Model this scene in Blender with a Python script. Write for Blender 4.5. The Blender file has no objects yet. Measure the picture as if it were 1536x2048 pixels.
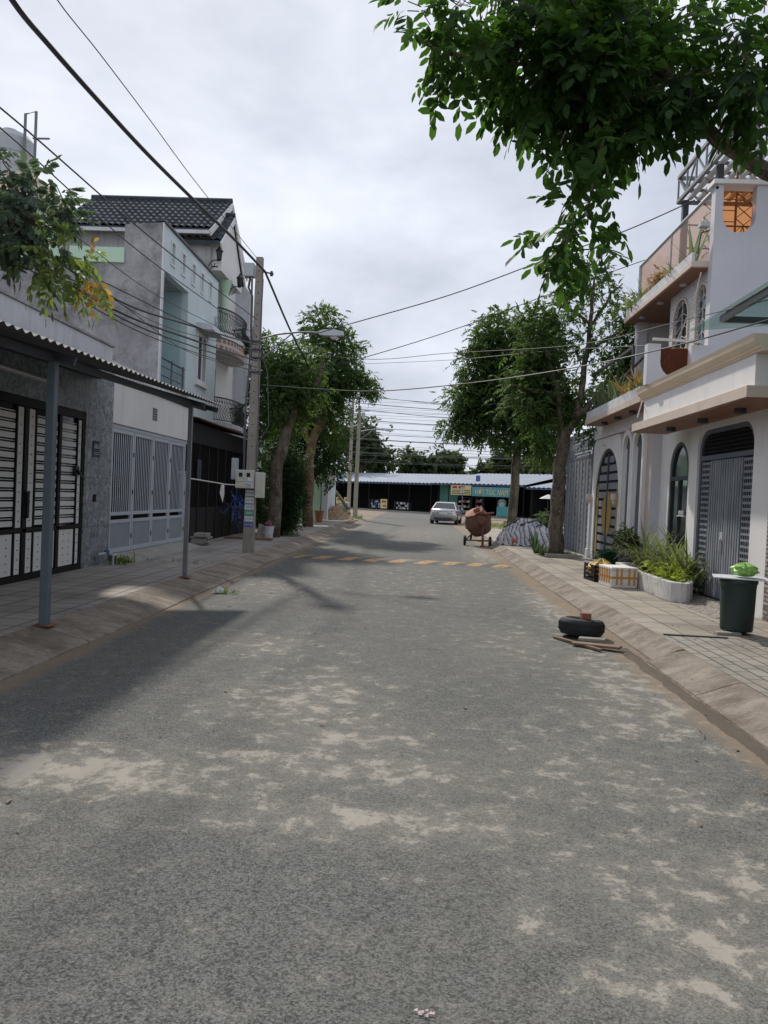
import bpy, bmesh, math, random
import numpy as np
from mathutils import Vector, Matrix
random.seed(7); rng = np.random.default_rng(7)
R = math.radians
S = bpy.context.scene
COL = S.collection

# ------------------------------------------------------------------ camera
FPX = 1540.0; EYE = 1.7; rho = R(2.5)
yc = np.array([67., 29., -FPX]); yc /= np.linalg.norm(yc)
s_, c_ = math.sin(rho), math.cos(rho)
zc = np.array([s_, c_, (yc[0]*s_+yc[1]*c_)/-yc[2]]); zc /= np.linalg.norm(zc)
xc = np.cross(yc, zc)
RM = np.array([xc, yc, zc])
cam = bpy.data.cameras.new('camera'); camo = bpy.data.objects.new('camera', cam); COL.objects.link(camo)
camo.matrix_world = Matrix(((*RM[0], 0), (*RM[1], 0), (*RM[2], EYE), (0, 0, 0, 1)))
cam.sensor_fit = 'HORIZONTAL'; cam.sensor_width = 36; cam.lens = 36*FPX/1536
cam.clip_start = 0.05; cam.clip_end = 1500
S.camera = camo

def at(u, v, x=None, y=None, z=None):
    d = RM @ np.array([u-768, 1024-v, -FPX])
    if x is not None: t = x/d[0]
    elif y is not None: t = y/d[1]
    else: t = (z-EYE)/d[2]
    return (d[0]*t, d[1]*t, EYE+d[2]*t)

# ------------------------------------------------------------------ world, sun
SUN = Vector((-1.35, 3.3, 3.15)).normalized()
W = bpy.data.worlds.new("World"); S.world = W; W.use_nodes = True
nt = W.node_tree; nt.nodes.clear()
def wn(t, **k):
    n = nt.nodes.new(t)
    for a, b in k.items(): setattr(n, a, b)
    return n
out = wn('ShaderNodeOutputWorld'); bg = wn('ShaderNodeBackground'); bg.inputs[1].default_value = 0.1
sky = wn('ShaderNodeTexSky', sky_type='NISHITA', sun_disc=False)
sky.sun_elevation = math.asin(SUN.z); sky.sun_rotation = math.atan2(SUN.x, SUN.y)
tc = wn('ShaderNodeTexCoord'); mp = wn('ShaderNodeMapping'); mp.inputs['Scale'].default_value = (1.1, 1.1, 2.4)
mp.inputs['Location'].default_value = (.35, .2, .1)
n1 = wn('ShaderNodeTexNoise'); n1.inputs['Scale'].default_value = 1.9; n1.inputs['Detail'].default_value = 6; n1.inputs['Roughness'].default_value = .55
n1.inputs['Distortion'].default_value = .15
cr = wn('ShaderNodeValToRGB'); e = cr.color_ramp.elements
e[0].position = .36; e[0].color = (.40, .43, .505, 1); e[1].position = .66; e[1].color = (.71, .74, .82, 1)
m10 = wn('ShaderNodeVectorMath', operation='SCALE'); m10.inputs[3].default_value = 10
mx = wn('ShaderNodeMix', data_type='RGBA'); mx.inputs[0].default_value = .95
nt.links.new(tc.outputs['Generated'], mp.inputs[0]); nt.links.new(mp.outputs[0], n1.inputs[0])
nt.links.new(n1.outputs[0], cr.inputs[0]); nt.links.new(cr.outputs[0], m10.inputs[0])
nt.links.new(sky.outputs[0], mx.inputs[6]); nt.links.new(m10.outputs[0], mx.inputs[7])
nt.links.new(mx.outputs[2], bg.inputs[0]); nt.links.new(bg.outputs[0], out.inputs[0])
sl = bpy.data.lights.new('sun', 'SUN'); sl.energy = 2.6; sl.angle = R(2.2); sl.color = (1, .94, .85)
so = bpy.data.objects.new('sun', sl); COL.objects.link(so); so.rotation_euler = SUN.to_track_quat('Z', 'Y').to_euler(); so.location = (0, 0, 30)
S.view_settings.view_transform = 'Standard'; S.view_settings.look = 'None'; S.view_settings.exposure = .42; S.view_settings.gamma = 1
S.render.resolution_x = 768; S.render.resolution_y = 1024

# ------------------------------------------------------------------ materials
class NT:
    def __init__(s, name):
        s.m = bpy.data.materials.new(name); s.m.use_nodes = True; s.t = s.m.node_tree; s.t.nodes.clear()
        s.o = s.n('ShaderNodeOutputMaterial'); s.b = s.n('ShaderNodeBsdfPrincipled'); s.l(s.b.outputs[0], s.o.inputs[0])
        s.pos = s.n('ShaderNodeNewGeometry').outputs['Position']
    def n(s, t, **k):
        n = s.t.nodes.new(t)
        for a, b in k.items(): setattr(n, a, b)
        return n
    def l(s, a, b): s.t.links.new(a, b)
    def mapv(s, scale=(1, 1, 1), rot=(0, 0, 0), src=None):
        m = s.n('ShaderNodeMapping'); m.inputs['Scale'].default_value = scale; m.inputs['Rotation'].default_value = rot
        s.l(src or s.pos, m.inputs[0]); return m.outputs[0]
    def noise(s, sc, det=4, rough=.55, vec=None, dist=0):
        n = s.n('ShaderNodeTexNoise'); n.inputs['Scale'].default_value = sc; n.inputs['Detail'].default_value = det
        n.inputs['Roughness'].default_value = rough; n.inputs['Distortion'].default_value = dist
        s.l(vec or s.pos, n.inputs[0]); return n.outputs[0]
    def ramp(s, v, a, b, c0=(0, 0, 0), c1=(1, 1, 1)):
        r = s.n('ShaderNodeValToRGB'); e = r.color_ramp.elements
        e[0].position = a; e[0].color = (*c0, 1); e[1].position = b; e[1].color = (*c1, 1)
        s.l(v, r.inputs[0]); return r.outputs[0]
    def mix(s, f, a, b, mode='MIX'):
        m = s.n('ShaderNodeMix', data_type='RGBA', blend_type=mode)
        for i, v in ((0, f), (6, a), (7, b)):
            if isinstance(v, (int, float)): m.inputs[i].default_value = v
            elif isinstance(v, tuple): m.inputs[i].default_value = (*v, 1) if len(v) == 3 else v
            else: s.l(v, m.inputs[i])
        return m.outputs[2]
    def math(s, op, a, b=0.0, c=None):
        m = s.n('ShaderNodeMath', operation=op)
        for i, v in enumerate((a, b) if c is None else (a, b, c)):
            if isinstance(v, (int, float)): m.inputs[i].default_value = v
            else: s.l(v, m.inputs[i])
        return m.outputs[0]
    def sep(s, v=None):
        m = s.n('ShaderNodeSeparateXYZ'); s.l(v or s.pos, m.inputs[0]); return m.outputs
    def comb(s, x=0, y=0, z=0):
        m = s.n('ShaderNodeCombineXYZ')
        for i, v in enumerate((x, y, z)):
            if isinstance(v, (int, float)): m.inputs[i].default_value = v
            else: s.l(v, m.inputs[i])
        return m.outputs[0]
    def bump(s, h, st=.3, d=.01):
        b = s.n('ShaderNodeBump'); b.inputs['Strength'].default_value = st; b.inputs['Distance'].default_value = d
        s.l(h, b.inputs['Height']); s.l(b.outputs[0], s.b.inputs['Normal'])
    def fin(s, col, rough=.8, metal=0, spec=None):
        if isinstance(col, tuple): s.b.inputs['Base Color'].default_value = (*col, 1)
        else: s.l(col, s.b.inputs['Base Color'])
        if isinstance(rough, (int, float)): s.b.inputs['Roughness'].default_value = rough
        else: s.l(rough, s.b.inputs['Roughness'])
        s.b.inputs['Metallic'].default_value = metal
        if spec is not None: s.b.inputs['Specular IOR Level'].default_value = spec
        return s.m
def sc(c, k): return tuple(min(1, x*k) for x in c)
def M(name, col, rough=.8, var=.18, scale=2.5, bump=.15, bs=60, metal=0, streak=0, scol=(.06, .06, .055), grime=0, spec=None):
    t = NT(name)
    a = t.noise(scale, 5, .6); c = t.mix(t.ramp(a, .3, .7), sc(col, 1-var), sc(col, 1+var))
    f = t.noise(scale*14, 3, .6); c = t.mix(t.ramp(f, .25, .75), c, t.mix(.5, c, sc(col, 1-var*.9)))
    if streak:
        v = t.mapv((4.5, 4.5, .45)); n = t.noise(1.6, 6, .65, v); c = t.mix(t.ramp(n, .56-.1*streak, .78-.06*streak), c, t.mix(.65*min(1, streak), c, scol))
    if grime:
        n = t.noise(1.3, 8, .72, dist=.5); c = t.mix(t.ramp(n, .45, .66), c, t.mix(grime, c, scol))
    if name in ('white_paint', 'stained_white_paint', 'planter_render', 'lilac_grey_paint'):
        z = t.math('ADD', t.math('MULTIPLY', t.sep()[2], 1.1), t.math('MULTIPLY', t.noise(3, 6, .7), 1.5)); c = t.mix(t.ramp(z, .75, 1.25, (1, 1, 1), (0, 0, 0)), c, t.mix(.55, c, (.16, .13, .10)))
    if bump: t.bump(t.noise(bs, 3, .6), bump, .006)
    return t.fin(c, rough, metal, spec)

def asphalt():
    t = NT('asphalt')
    vo = t.n('ShaderNodeTexVoronoi'); vo.inputs['Scale'].default_value = 125; t.l(t.pos, vo.inputs[0])
    g = t.sep(vo.outputs['Color'])[0]
    v2 = t.n('ShaderNodeTexVoronoi'); v2.inputs['Scale'].default_value = 62; t.l(t.pos, v2.inputs[0])
    gg = t.math('ADD', t.math('MULTIPLY', g, .8), t.math('MULTIPLY', t.sep(v2.outputs['Color'])[1], .2))
    sp = t.ramp(gg, .10, .92, (.008, .0095, .009), (.235, .245, .235))
    f = t.noise(150, 3, .8); sp = t.mix(t.ramp(f, .35, .65), t.mix(.5, sp, (.018, .021, .021)), sp)
    f2 = t.noise(22, 6, .75); sp = t.mix(t.ramp(f2, .35, .68), t.mix(.24, sp, (.028, .030, .031)), t.mix(.14, sp, (.30, .30, .28)))
    big = t.noise(.33, 4, .55); sp = t.mix(t.ramp(big, .35, .68), sp, t.mix(.3, sp, (.17, .155, .13)))
    # dust film and worn cement skins, laid where they lie on the street
    X, Y, Z = t.sep()[0:3]
    mask = None
    blobs = [(-2.1, 4.45, 1.3, .42, 1.2), (-2.75, 4.0, .7, .55, 1.1), (-.55, 4.75, 1.5, .38, .75), (-.1, 4.0, 1.0, .3, .85), (-.9, 6.3, .75, 1.3, .8), (-.5, 5.3, .8, .6, .7),
             (-1.5, 8.4, .8, .8, .6), (1.25, 5.0, .8, 1.1, .55), (1.4, 3.55, .9, .5, .7), (1.3, 3.0, .45, .3, .8), (1.0, 2.75, .35, .25, .75), (1.6, 4.4, .7, .3, .6),
             (2.2, 7.5, .7, 2.2, .9), (1.5, 9.5, 1.0, 2.0, .45), (2.3, 12.5, .5, 4.0, .9), (-2.2, 13.5, 1.2, 1.4, .5), (.4, 15, 2.2, 3, .35), (-1.5, 2.3, .3, .18, .5),
             (1.9, 6.2, .8, .8, .7), (.3, 17, 1.8, 3.0, .35), (2.2, 24, .7, 5, .9), (.3, 36, 3, 9, .5), (-3.2, 38, .6, 10, .6), (.6, 3.1, .3, .25, .45), (1.9, 2.6, .4, .4, .5)]
    for bx, by, rx, ry, w in blobs:
        dx = t.math('DIVIDE', t.math('SUBTRACT', X, bx), rx); dy = t.math('DIVIDE', t.math('SUBTRACT', Y, by), ry)
        d = t.math('ADD', t.math('MULTIPLY', dx, dx), t.math('MULTIPLY', dy, dy))
        gsn = t.math('MULTIPLY', t.math('EXPONENT', t.math('MULTIPLY', d, -1.0)), w)
        mask = gsn if mask is None else t.math('MAXIMUM', mask, gsn)
    n = t.noise(4.6, 12, .74, dist=.2)
    th = t.math('ADD', t.math('ADD', n, t.math('MULTIPLY', mask, .17)), t.math('MULTIPLY', t.math('SUBTRACT', g, .5), .035))
    film = t.ramp(th, .50, .66)
    c = t.mix(t.math('MULTIPLY', t.math('ADD', film, mask), .25), sp, (.29, .265, .225))
    skin = t.ramp(th, .618, .685)
    c = t.mix(t.math('MULTIPLY', skin, .75), c, t.mix(t.noise(9, 5, .7), (.29, .265, .225), (.41, .38, .325)))
    # soil washed against both kerbs
    eL = t.math('SUBTRACT', 1, t.math('DIVIDE', t.math('ADD', X, 3.45), .5)); eR = t.math('SUBTRACT', 1, t.math('DIVIDE', t.math('SUBTRACT', 2.7, X), .75))
    e = t.math('MAXIMUM', t.math('MULTIPLY', eL, .8), eR); e = t.math('MAXIMUM', e, 0)
    e2 = t.ramp(t.math('ADD', t.math('MULTIPLY', e, .75), t.math('MULTIPLY', t.noise(1.7, 6, .65), .6)), .56, .8)
    c = t.mix(t.math('MULTIPLY', e2, .8), c, t.mix(t.noise(14, 4, .7), (.17, .125, .085), (.29, .225, .155)))
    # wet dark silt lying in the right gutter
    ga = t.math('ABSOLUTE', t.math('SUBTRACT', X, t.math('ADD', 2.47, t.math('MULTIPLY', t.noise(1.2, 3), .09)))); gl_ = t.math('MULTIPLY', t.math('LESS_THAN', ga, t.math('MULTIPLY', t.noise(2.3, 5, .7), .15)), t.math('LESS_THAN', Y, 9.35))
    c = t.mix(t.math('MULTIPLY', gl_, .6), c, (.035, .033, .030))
    # oil spots and tyre darkening
    o = t.noise(.9, 5, .6); c = t.mix(t.ramp(o, .62, .74), c, t.mix(.5, c, (.05, .05, .05)))
    inv = t.math('SUBTRACT', 1, skin)
    t.bump(t.math('MULTIPLY', t.math('ADD', vo.outputs['Distance'], t.math('MULTIPLY', f, .6)), inv), .45, .006)
    return t.fin(c, .88, 0, .25)

def paving(name, a, b, col, mort, off=0.0, rotz=0):
    t = NT(name)
    v = t.mapv((1, 1, 1), (0, 0, rotz))
    br = t.n('ShaderNodeTexBrick', offset=off); t.l(v, br.inputs[0])
    br.inputs['Scale'].default_value = 1; br.inputs['Brick Width'].default_value = a; br.inputs['Row Height'].default_value = b
    br.inputs['Mortar Size'].default_value = .013; br.inputs['Mortar Smooth'].default_value = .3
    br.inputs['Color1'].default_value = (*sc(col, .9), 1); br.inputs['Color2'].default_value = (*sc(col, 1.1), 1); br.inputs['Mortar'].default_value = (*mort, 1)
    n = t.noise(1.1, 7, .65, dist=.4); c = t.mix(t.ramp(n, .38, .7), br.outputs[0], t.mix(.45, br.outputs[0], (.33, .285, .225)))
    n2 = t.noise(.7, 6, .6); c = t.mix(t.ramp(n2, .50, .68), c, t.mix(.5, c, (.08, .07, .06)))
    c = t.mix(t.ramp(t.noise(45, 3, .7), .3, .7), t.mix(.3, c, (.12, .11, .10)), c)
    h = t.math('ADD', t.math('MULTIPLY', br.outputs['Fac'], -1), t.math('MULTIPLY', t.noise(30, 3), .25))
    t.bump(h, .5, .008)
    return t.fin(c, .85, 0, .3)

def kerbmat():
    t = NT('kerb_concrete')
    v = t.mapv((1.5, 3, 1)); n = t.noise(1.6, 9, .75, v)
    c = t.mix(t.ramp(n, .3, .7), (.20, .165, .135), (.40, .35, .295))
    c = t.mix(t.ramp(t.noise(1.1, 9, .78), .46, .62), c, t.mix(.7, c, (.095, .07, .05)))
    c = t.mix(t.ramp(t.noise(28, 6, .8), .35, .65), t.mix(.45, c, (.09, .075, .06)), c)
    t.bump(t.noise(35, 6, .7), .5, .012); return t.fin(c, .9, 0, .2)

def granite():
    t = NT('granite_tile')
    a = t.noise(7, 8, .75, dist=1.4); c = t.mix(t.ramp(a, .40, .62), (.08, .095, .11), (.36, .40, .43))
    br = t.n('ShaderNodeTexBrick', offset=0.0); x, y, z = t.sep()[0:3]; t.l(t.comb(t.math('ADD', y, .1), z, 0), br.inputs[0])
    br.inputs['Scale'].default_value = 1; br.inputs['Brick Width'].default_value = .6; br.inputs['Row Height'].default_value = .9; br.inputs['Mortar Size'].default_value = .004
    c = t.mix(br.outputs['Fac'], c, (.05, .055, .06))
    return t.fin(c, .35, 0, .4)

def brickwall(name, w, h, c1, c2, mort, msz=.006, axis='yz', var=0):
    t = NT(name); x, y, z = t.sep()[0:3]
    br = t.n('ShaderNodeTexBrick', offset=.5); t.l(t.comb(y if axis == 'yz' else x, z, 0), br.inputs[0])
    br.inputs['Scale'].default_value = 1; br.inputs['Brick Width'].default_value = w; br.inputs['Row Height'].default_value = h
    br.inputs['Mortar Size'].default_value = msz; br.inputs['Color1'].default_value = (*c1, 1); br.inputs['Color2'].default_value = (*c2, 1); br.inputs['Mortar'].default_value = (*mort, 1)
    t.bump(t.math('MULTIPLY', br.outputs['Fac'], -1), .8, .012)
    c = t.mix(t.ramp(t.noise(9, 4), .3, .7), t.mix(.25, br.outputs[0], (.1, .1, .1)), br.outputs[0])
    return t.fin(c, .6)

def leafmat(name, c, tr, autumn=0):
    t = NT(name); t.t.nodes.remove(t.b)
    g = t.n('ShaderNodeNewGeometry'); r = g.outputs['Random Per Island']
    col = t.mix(r, sc(c, .55), sc(c, 1.45)); trc = t.mix(r, sc(tr, .6), sc(tr, 1.35))
    n = t.noise(.9, 2); col = t.mix(t.ramp(n, .35, .7), col, t.mix(.4, col, sc(tr, .6)))
    if autumn:
        a = t.ramp(r, 1-autumn-.005, 1-autumn+.005); col = t.mix(a, col, (.45, .27, .04)); trc = t.mix(a, trc, (.6, .38, .05))
    d = t.n('ShaderNodeBsdfPrincipled'); t.l(col, d.inputs['Base Color']); d.inputs['Roughness'].default_value = .62; d.inputs['Specular IOR Level'].default_value = .18
    tl = t.n('ShaderNodeBsdfTranslucent'); t.l(trc, tl.inputs[0])
    ms = t.n('ShaderNodeMixShader'); ms.inputs[0].default_value = .36; t.l(d.outputs[0], ms.inputs[1]); t.l(tl.outputs[0], ms.inputs[2]); t.l(ms.outputs[0], t.o.inputs[0])
    return t.m

def bark(name, a, b, k=(1, 1, 1)):
    t = NT(name); n = t.noise(6, 8, .7, t.mapv((1, 1, .5))); c = t.mix(t.ramp(n, .35, .65), a, b)
    c = t.mix(t.ramp(t.noise(1.8, 5), .55, .7), c, t.mix(.5, c, (.30, .26, .19)))
    c = t.mix(t.ramp(t.noise(26, 5, .7), .55, .62), c, t.mix(.55, c, (.42, .38, .30)))
    t.bump(t.noise(16, 6, .7, t.mapv((1, 1, 1.6))), 1.0, .05); return t.fin(c, .9, 0, .2)

def glass(name, col, rough=.05, alpha=.35, sp=.6):
    t = NT(name); t.b.inputs['Alpha'].default_value = alpha; return t.fin(col, rough, 0, sp)

def tint(name, col, k=.16):
    t = NT(name); tr = t.n('ShaderNodeBsdfTransparent'); tr.inputs[0].default_value = (*col, 1)
    t.b.inputs['Base Color'].default_value = (*sc(col, .6), 1); t.b.inputs['Roughness'].default_value = .06
    ms = t.n('ShaderNodeMixShader'); ms.inputs[0].default_value = k; t.l(tr.outputs[0], ms.inputs[1]); t.l(t.b.outputs[0], ms.inputs[2]); t.l(ms.outputs[0], t.o.inputs[0]); return t.m

def rooftile():
    t = NT('roof_tile'); n = t.noise(3, 5); c = t.mix(t.ramp(n, .3, .7), (.035, .042, .052), (.075, .085, .10))
    return t.fin(c, .85, 0, .08)

def stripes():
    t = NT('striped_tarp'); tcn = t.n('ShaderNodeTexCoord')
    x, y, z = t.sep(tcn.outputs['Object'])[0:3]
    q = t.math('ADD', t.math('ADD', t.math('MULTIPLY', x, 5.2), t.math('MULTIPLY', z, 2.0)), t.math('ADD', t.math('MULTIPLY', y, -1.6), t.math('MULTIPLY', t.noise(1.7, 4, .6), 2.0)))
    fr = t.math('FRACT', q)
    r = t.n('ShaderNodeValToRGB'); r.color_ramp.interpolation = 'CONSTANT'; el = r.color_ramp.elements
    el[0].position = 0; el[0].color = (.62, .62, .64, 1); el[1].position = .42; el[1].color = (.055, .085, .19, 1)
    for p, c in ((.66, (.60, .60, .62)), (.78, (.42, .22, .20)), (.88, (.62, .62, .65))):
        k = el.new(p); k.color = (*c, 1)
    t.l(fr, r.inputs[0]); c = t.mix(t.ramp(t.noise(5, 6, .7), .45, .75), r.outputs[0], t.mix(.4, r.outputs[0], (.2, .18, .15)))
    t.bump(t.noise(5, 7, .75), 1.0, .12); return t.fin(c, .6)

def bumpmat():
    t = NT('speed_bump_paint'); x, y, z = t.sep()[0:3]
    q = t.math('FRACT', t.math('DIVIDE', t.math('SUBTRACT', t.math('ADD', x, 3.35), t.math('MULTIPLY', t.math('SUBTRACT', y, 19.75), .75)), .66))
    s = t.math('LESS_THAN', q, .54)
    wear = t.ramp(t.noise(7, 8, .8), .46, .58)
    c = t.mix(s, (.07, .07, .068), t.mix(wear, (.46, .26, .085), (.15, .12, .08)))
    c = t.mix(t.ramp(t.noise(2, 5), .45, .7), c, t.mix(.35, c, (.25, .22, .18)))
    t.bump(t.noise(70, 3), .5, .01); return t.fin(c, .8)

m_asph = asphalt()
m_paveL = paving('paving_slab', .42, .42, (.36, .33, .305), (.05, .043, .037))
m_paveR = paving('paving_slab_pale', .42, .42, (.37, .33, .275), (.085, .07, .055))
m_paveS = paving('paving_small', .33, .165, (.33, .31, .275), (.06, .055, .05), .5, R(90))
m_kerb = kerbmat()
m_earth = M('earth', (.24, .19, .13), .95, .3, .6, .4, 12, grime=.4, scol=(.10, .12, .05))
m_gran = granite()
m_plaster = M('grey_plaster', (.36, .355, .36), .92, .42, 1.1, .3, 25, streak=.45, scol=(.10, .10, .105), grime=.75)
m_plaster2 = M('pale_plaster', (.42, .42, .43), .92, .2, .9, .3, 25, streak=1.0, scol=(.16, .16, .16), grime=.35)
m_mint = M('mint_paint', (.60, .69, .71), .7, .07, 1.2, .1, 30, streak=.25, scol=(.34, .41, .41), grime=.15)
m_mintg = M('mint_green_paint', (.50, .68, .52), .7, .07, 1.2, .1, 30)
m_mintdeep = M('aqua_paint', (.42, .56, .58), .7, .07, 1.2, .1, 30)
m_white = M('white_paint', (.74, .73, .72), .65, .06, 1.4, .08, 30, streak=.5, scol=(.46, .44, .40), grime=.12)
m_white2 = M('stained_white_paint', (.60, .61, .64), .7, .07, 1.1, .15, 30, streak=.7, scol=(.22, .21, .2), grime=.2)
m_cream = M('cream_paint', (.70, .58, .44), .6, .07, 1.4, .05, 30)
m_beige = M('beige_stone', (.60, .50, .42), .6, .08, 2, .1, 40, grime=.2, scol=(.35, .30, .25))
m_pinkb = M('taupe_paint', (.46, .39, .355), .7, .06, 2, .05, 40)
m_lilac = M('lilac_grey_paint', (.54, .55, .59), .75, .08, .8, .08, 30, streak=.4, scol=(.40, .40, .42))
m_wood = M('wood_soffit', (.26, .115, .06), .5, .2, 5, .1, 50)
m_woodp = M('wood_planks', (.19, .12, .075), .7, .3, 6, .3, 40)
m_blk = M('black_paint', (.012, .010, .010), .55, .3, 5, .05, 60, spec=.2)
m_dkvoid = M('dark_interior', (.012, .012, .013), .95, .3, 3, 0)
m_slat = M('gate_cream_sheet', (.74, .75, .74), .5, .05, 3, .03, 30, streak=.15, scol=(.35, .35, .33))
m_gategrey = M('gate_grey_paint', (.45, .48, .54), .5, .08, 3, .05, 40, streak=.3, scol=(.25, .25, .26))
m_gatepanel = M('gate_panel', (.25, .28, .33), .5, .12, 3, .05, 40, grime=.3, scol=(.32, .31, .3))
m_post = M('steel_blue_paint', (.10, .13, .15), .45, .12, 6, .05, 60)
m_post2 = M('galvanised_grey', (.17, .18, .19), .5, .2, 8, .05, 60)
m_corr = M('zinc_sheet', (.13, .135, .145), .7, .15, 2, .05, 60, metal=.0, grime=.4, scol=(.16, .12, .09))
m_corrd = M('rusty_sheet', (.12, .055, .04), .7, .3, 5, .1, 60)
m_bluroof = M('blue_zinc_sheet', (.34, .375, .43), .6, .14, .8, .0, 60, metal=.0, grime=.3, scol=(.3, .33, .4))
m_gshop = M('green_shop_wall', (.07, .20, .155), .8, .15, .8, .05, 30, grime=.3)
m_teal = M('teal_plastic', (.06, .30, .31), .6, .15, 3)
m_tile = rooftile()
m_conc = M('concrete', (.33, .315, .285), .9, .15, 3, .3, 30, grime=.4, scol=(.15, .14, .12))
m_concp = M('pole_concrete', (.30, .27, .235), .9, .15, 4, .3, 40, streak=.6, scol=(.13, .11, .09))
m_iron = M('wrought_iron', (.008, .009, .010), .45, .2, 9, 0)
m_bark = bark('bark', (.045, .036, .028), (.20, .165, .125))
m_barkr = bark('bark_red', (.10, .06, .04), (.28, .16, .10))
m_leaf = leafmat('leaf', (.042, .075, .028), (.15, .25, .05))
m_leafn = leafmat('leaf_near', (.015, .034, .015), (.10, .23, .025))
m_leafl = leafmat('leaf_left_near', (.085, .115, .09), (.13, .20, .09))
m_leafd = leafmat('leaf_dark', (.018, .040, .014), (.05, .10, .02))
m_leaff = leafmat('leaf_far', (.05, .075, .035), (.12, .18, .05))
m_lime = leafmat('leaf_lime', (.34, .40, .05), (.5, .6, .08))
m_blade = leafmat('leaf_blade', (.15, .175, .075), (.26, .32, .10))
m_bladeb = leafmat('leaf_blade_bronze', (.22, .17, .08), (.45, .30, .12), .2)
m_blades = leafmat('leaf_snake', (.13, .16, .09), (.2, .26, .12))
m_agave = leafmat('leaf_agave', (.09, .15, .08), (.1, .16, .06))
m_feather = leafmat('leaf_feather', (.02, .075, .05), (.05, .14, .07))
m_copper = leafmat('leaf_copper', (.30, .15, .06), (.5, .28, .12))
m_glassd = glass('dark_glass', (.02, .03, .03), .06, 1)
m_glassc = tint('clear_glass', (.72, .86, .86), .28)
m_glassb = tint('bronze_glass', (.88, .74, .66), .2)
m_glasso = tint('orange_glass', (.95, .62, .38), .1)
m_rub = M('rubber', (.018, .019, .021), .7, .25, 9, .2, 60)
m_rust = M('rusted_steel', (.22, .085, .05), .75, .4, 6, .3, 40, grime=.5, scol=(.07, .045, .035))
m_rustd = M('cement_crusted_steel', (.20, .115, .085), .8, .35, 6, .4, 40, grime=.4, scol=(.06, .04, .03))
m_rusto = M('orange_rust', (.33, .12, .065), .75, .3, 6, .3, 40)
m_stripe = stripes()
m_orange = M('orange_plastic', (.55, .12, .05), .6, .2, 5)
m_car = M('silver_paint', (.50, .50, .52), .25, .03, 2, 0, 60, metal=.75)
m_chrome = M('chrome', (.7, .7, .7), .15, .03, 2, 0, 60, metal=1)
m_red = M('red_lens', (.35, .02, .02), .25, .1, 9, 0)
m_foam = M('white_foam', (.74, .72, .69), .8, .06, 5, .1, 80, grime=.15, scol=(.5, .45, .4))
m_tape = M('orange_tape', (.56, .27, .06), .4, .12, 8, 0)
m_drum = M('green_plastic', (.012, .032, .028), .5, .25, 3, .05, 30, streak=.4, scol=(.08, .09, .085))
m_bag = M('green_bag', (.27, .50, .12), .35, .15, 6, .5, 25)
m_ybag = M('yellow_bag', (.48, .31, .06), .6, .25, 8, .6, 25)
m_brick = M('clay_brick', (.24, .10, .07), .85, .25, 9, .4, 60)
m_timber = M('old_timber', (.21, .15, .105), .9, .3, 7, .4, 40)
m_brickw = brickwall('white_brick', .22, .075, (.70, .70, .71), (.64, .64, .66), (.40, .39, .38), .008)
m_tilew = brickwall('mosaic_tile', .19, .062, (.42, .36, .31), (.12, .10, .09), (.05, .045, .04), .010)
m_redt = brickwall('red_tile_band', .24, .26, (.30, .12, .08), (.34, .15, .10), (.55, .50, .46), .045)
m_gold = M('gold_lattice', (.44, .30, .09), .45, .35, 30, .5, 60, metal=.3)
m_slate = M('slate_paint', (.10, .115, .145), .5, .12, 4, .05, 40, streak=.3, scol=(.2, .21, .23))
m_slatel = M('slate_paint_light', (.19, .205, .235), .5, .15, 4, .05, 40, streak=.5, scol=(.3, .31, .33))
m_doorlight = M('weathered_grey_sheet', (.20, .22, .25), .5, .25, 3, .08, 40, streak=1.0, scol=(.42, .43, .45))
m_bronzed = tint('brown_glass', (.50, .28, .17), .12)
m_fasc = M('dark_blue_edge', (.05, .08, .16), .6, .2, 3)
m_orangew = M('orange_wall', (.62, .33, .17), .8, .08, 2)
m_steeld = M('dark_steel', (.045, .05, .06), .5, .2, 5, .05)
m_pipe = M('pvc_pipe', (.55, .54, .50), .5, .12, 5, 0)
m_blue = M('blue_print', (.06, .12, .35), .6, .2, 12, 0)
m_bluesign = M('blue_enamel', (.018, .028, .06), .6, .15, 12, 0)
m_greenp = M('green_print', (.05, .33, .22), .6, .2, 12, 0)
m_paper = M('paper', (.66, .66, .66), .8, .06, 12, 0)
m_meter = M('meter_plastic', (.55, .53, .48), .5, .08, 8, .05, 40, streak=.2, scol=(.3, .28, .24))
m_yel = M('yellow_sign', (.62, .56, .27), .6, .1, 4)
m_tealsign = M('teal_sign', (.10, .30, .34), .6, .15, 2)
m_lampg = M('lamp_housing', (.42, .45, .47), .4, .08, 8, 0)
m_lens = M('lamp_lens', (.72, .74, .76), .2, .04, 8, 0)
m_bed = M('planter_render', (.52, .51, .50), .85, .08, 3, .4, 60, grime=.15, scol=(.3, .28, .25))
m_soil = M('soil', (.09, .065, .045), .95, .3, 6, .5, 30)
m_sandy = M('excavated_soil', (.30, .20, .115), .95, .3, 4, .6, 20, grime=.4, scol=(.15, .12, .06))
m_grass = leafmat('grass_blade', (.09, .15, .035), (.2, .32, .06), .08)
m_cobble = None
m_blueclo = M('blue_net', (.04, .09, .26), .8, .3, 8, .6, 20)
m_bin = M('green_bin', (.02, .16, .10), .5, .1, 8, .05)
m_pinkc = M('pink_cloth', (.35, .12, .16), .8, .3, 20, .3)
m_bumpm = bumpmat()
m_cable = M('cable_rubber', (.02, .02, .023), .6, .1, 9, 0)
m_cablel = M('cable_grey', (.10, .10, .11), .6, .1, 9, 0)

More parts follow.
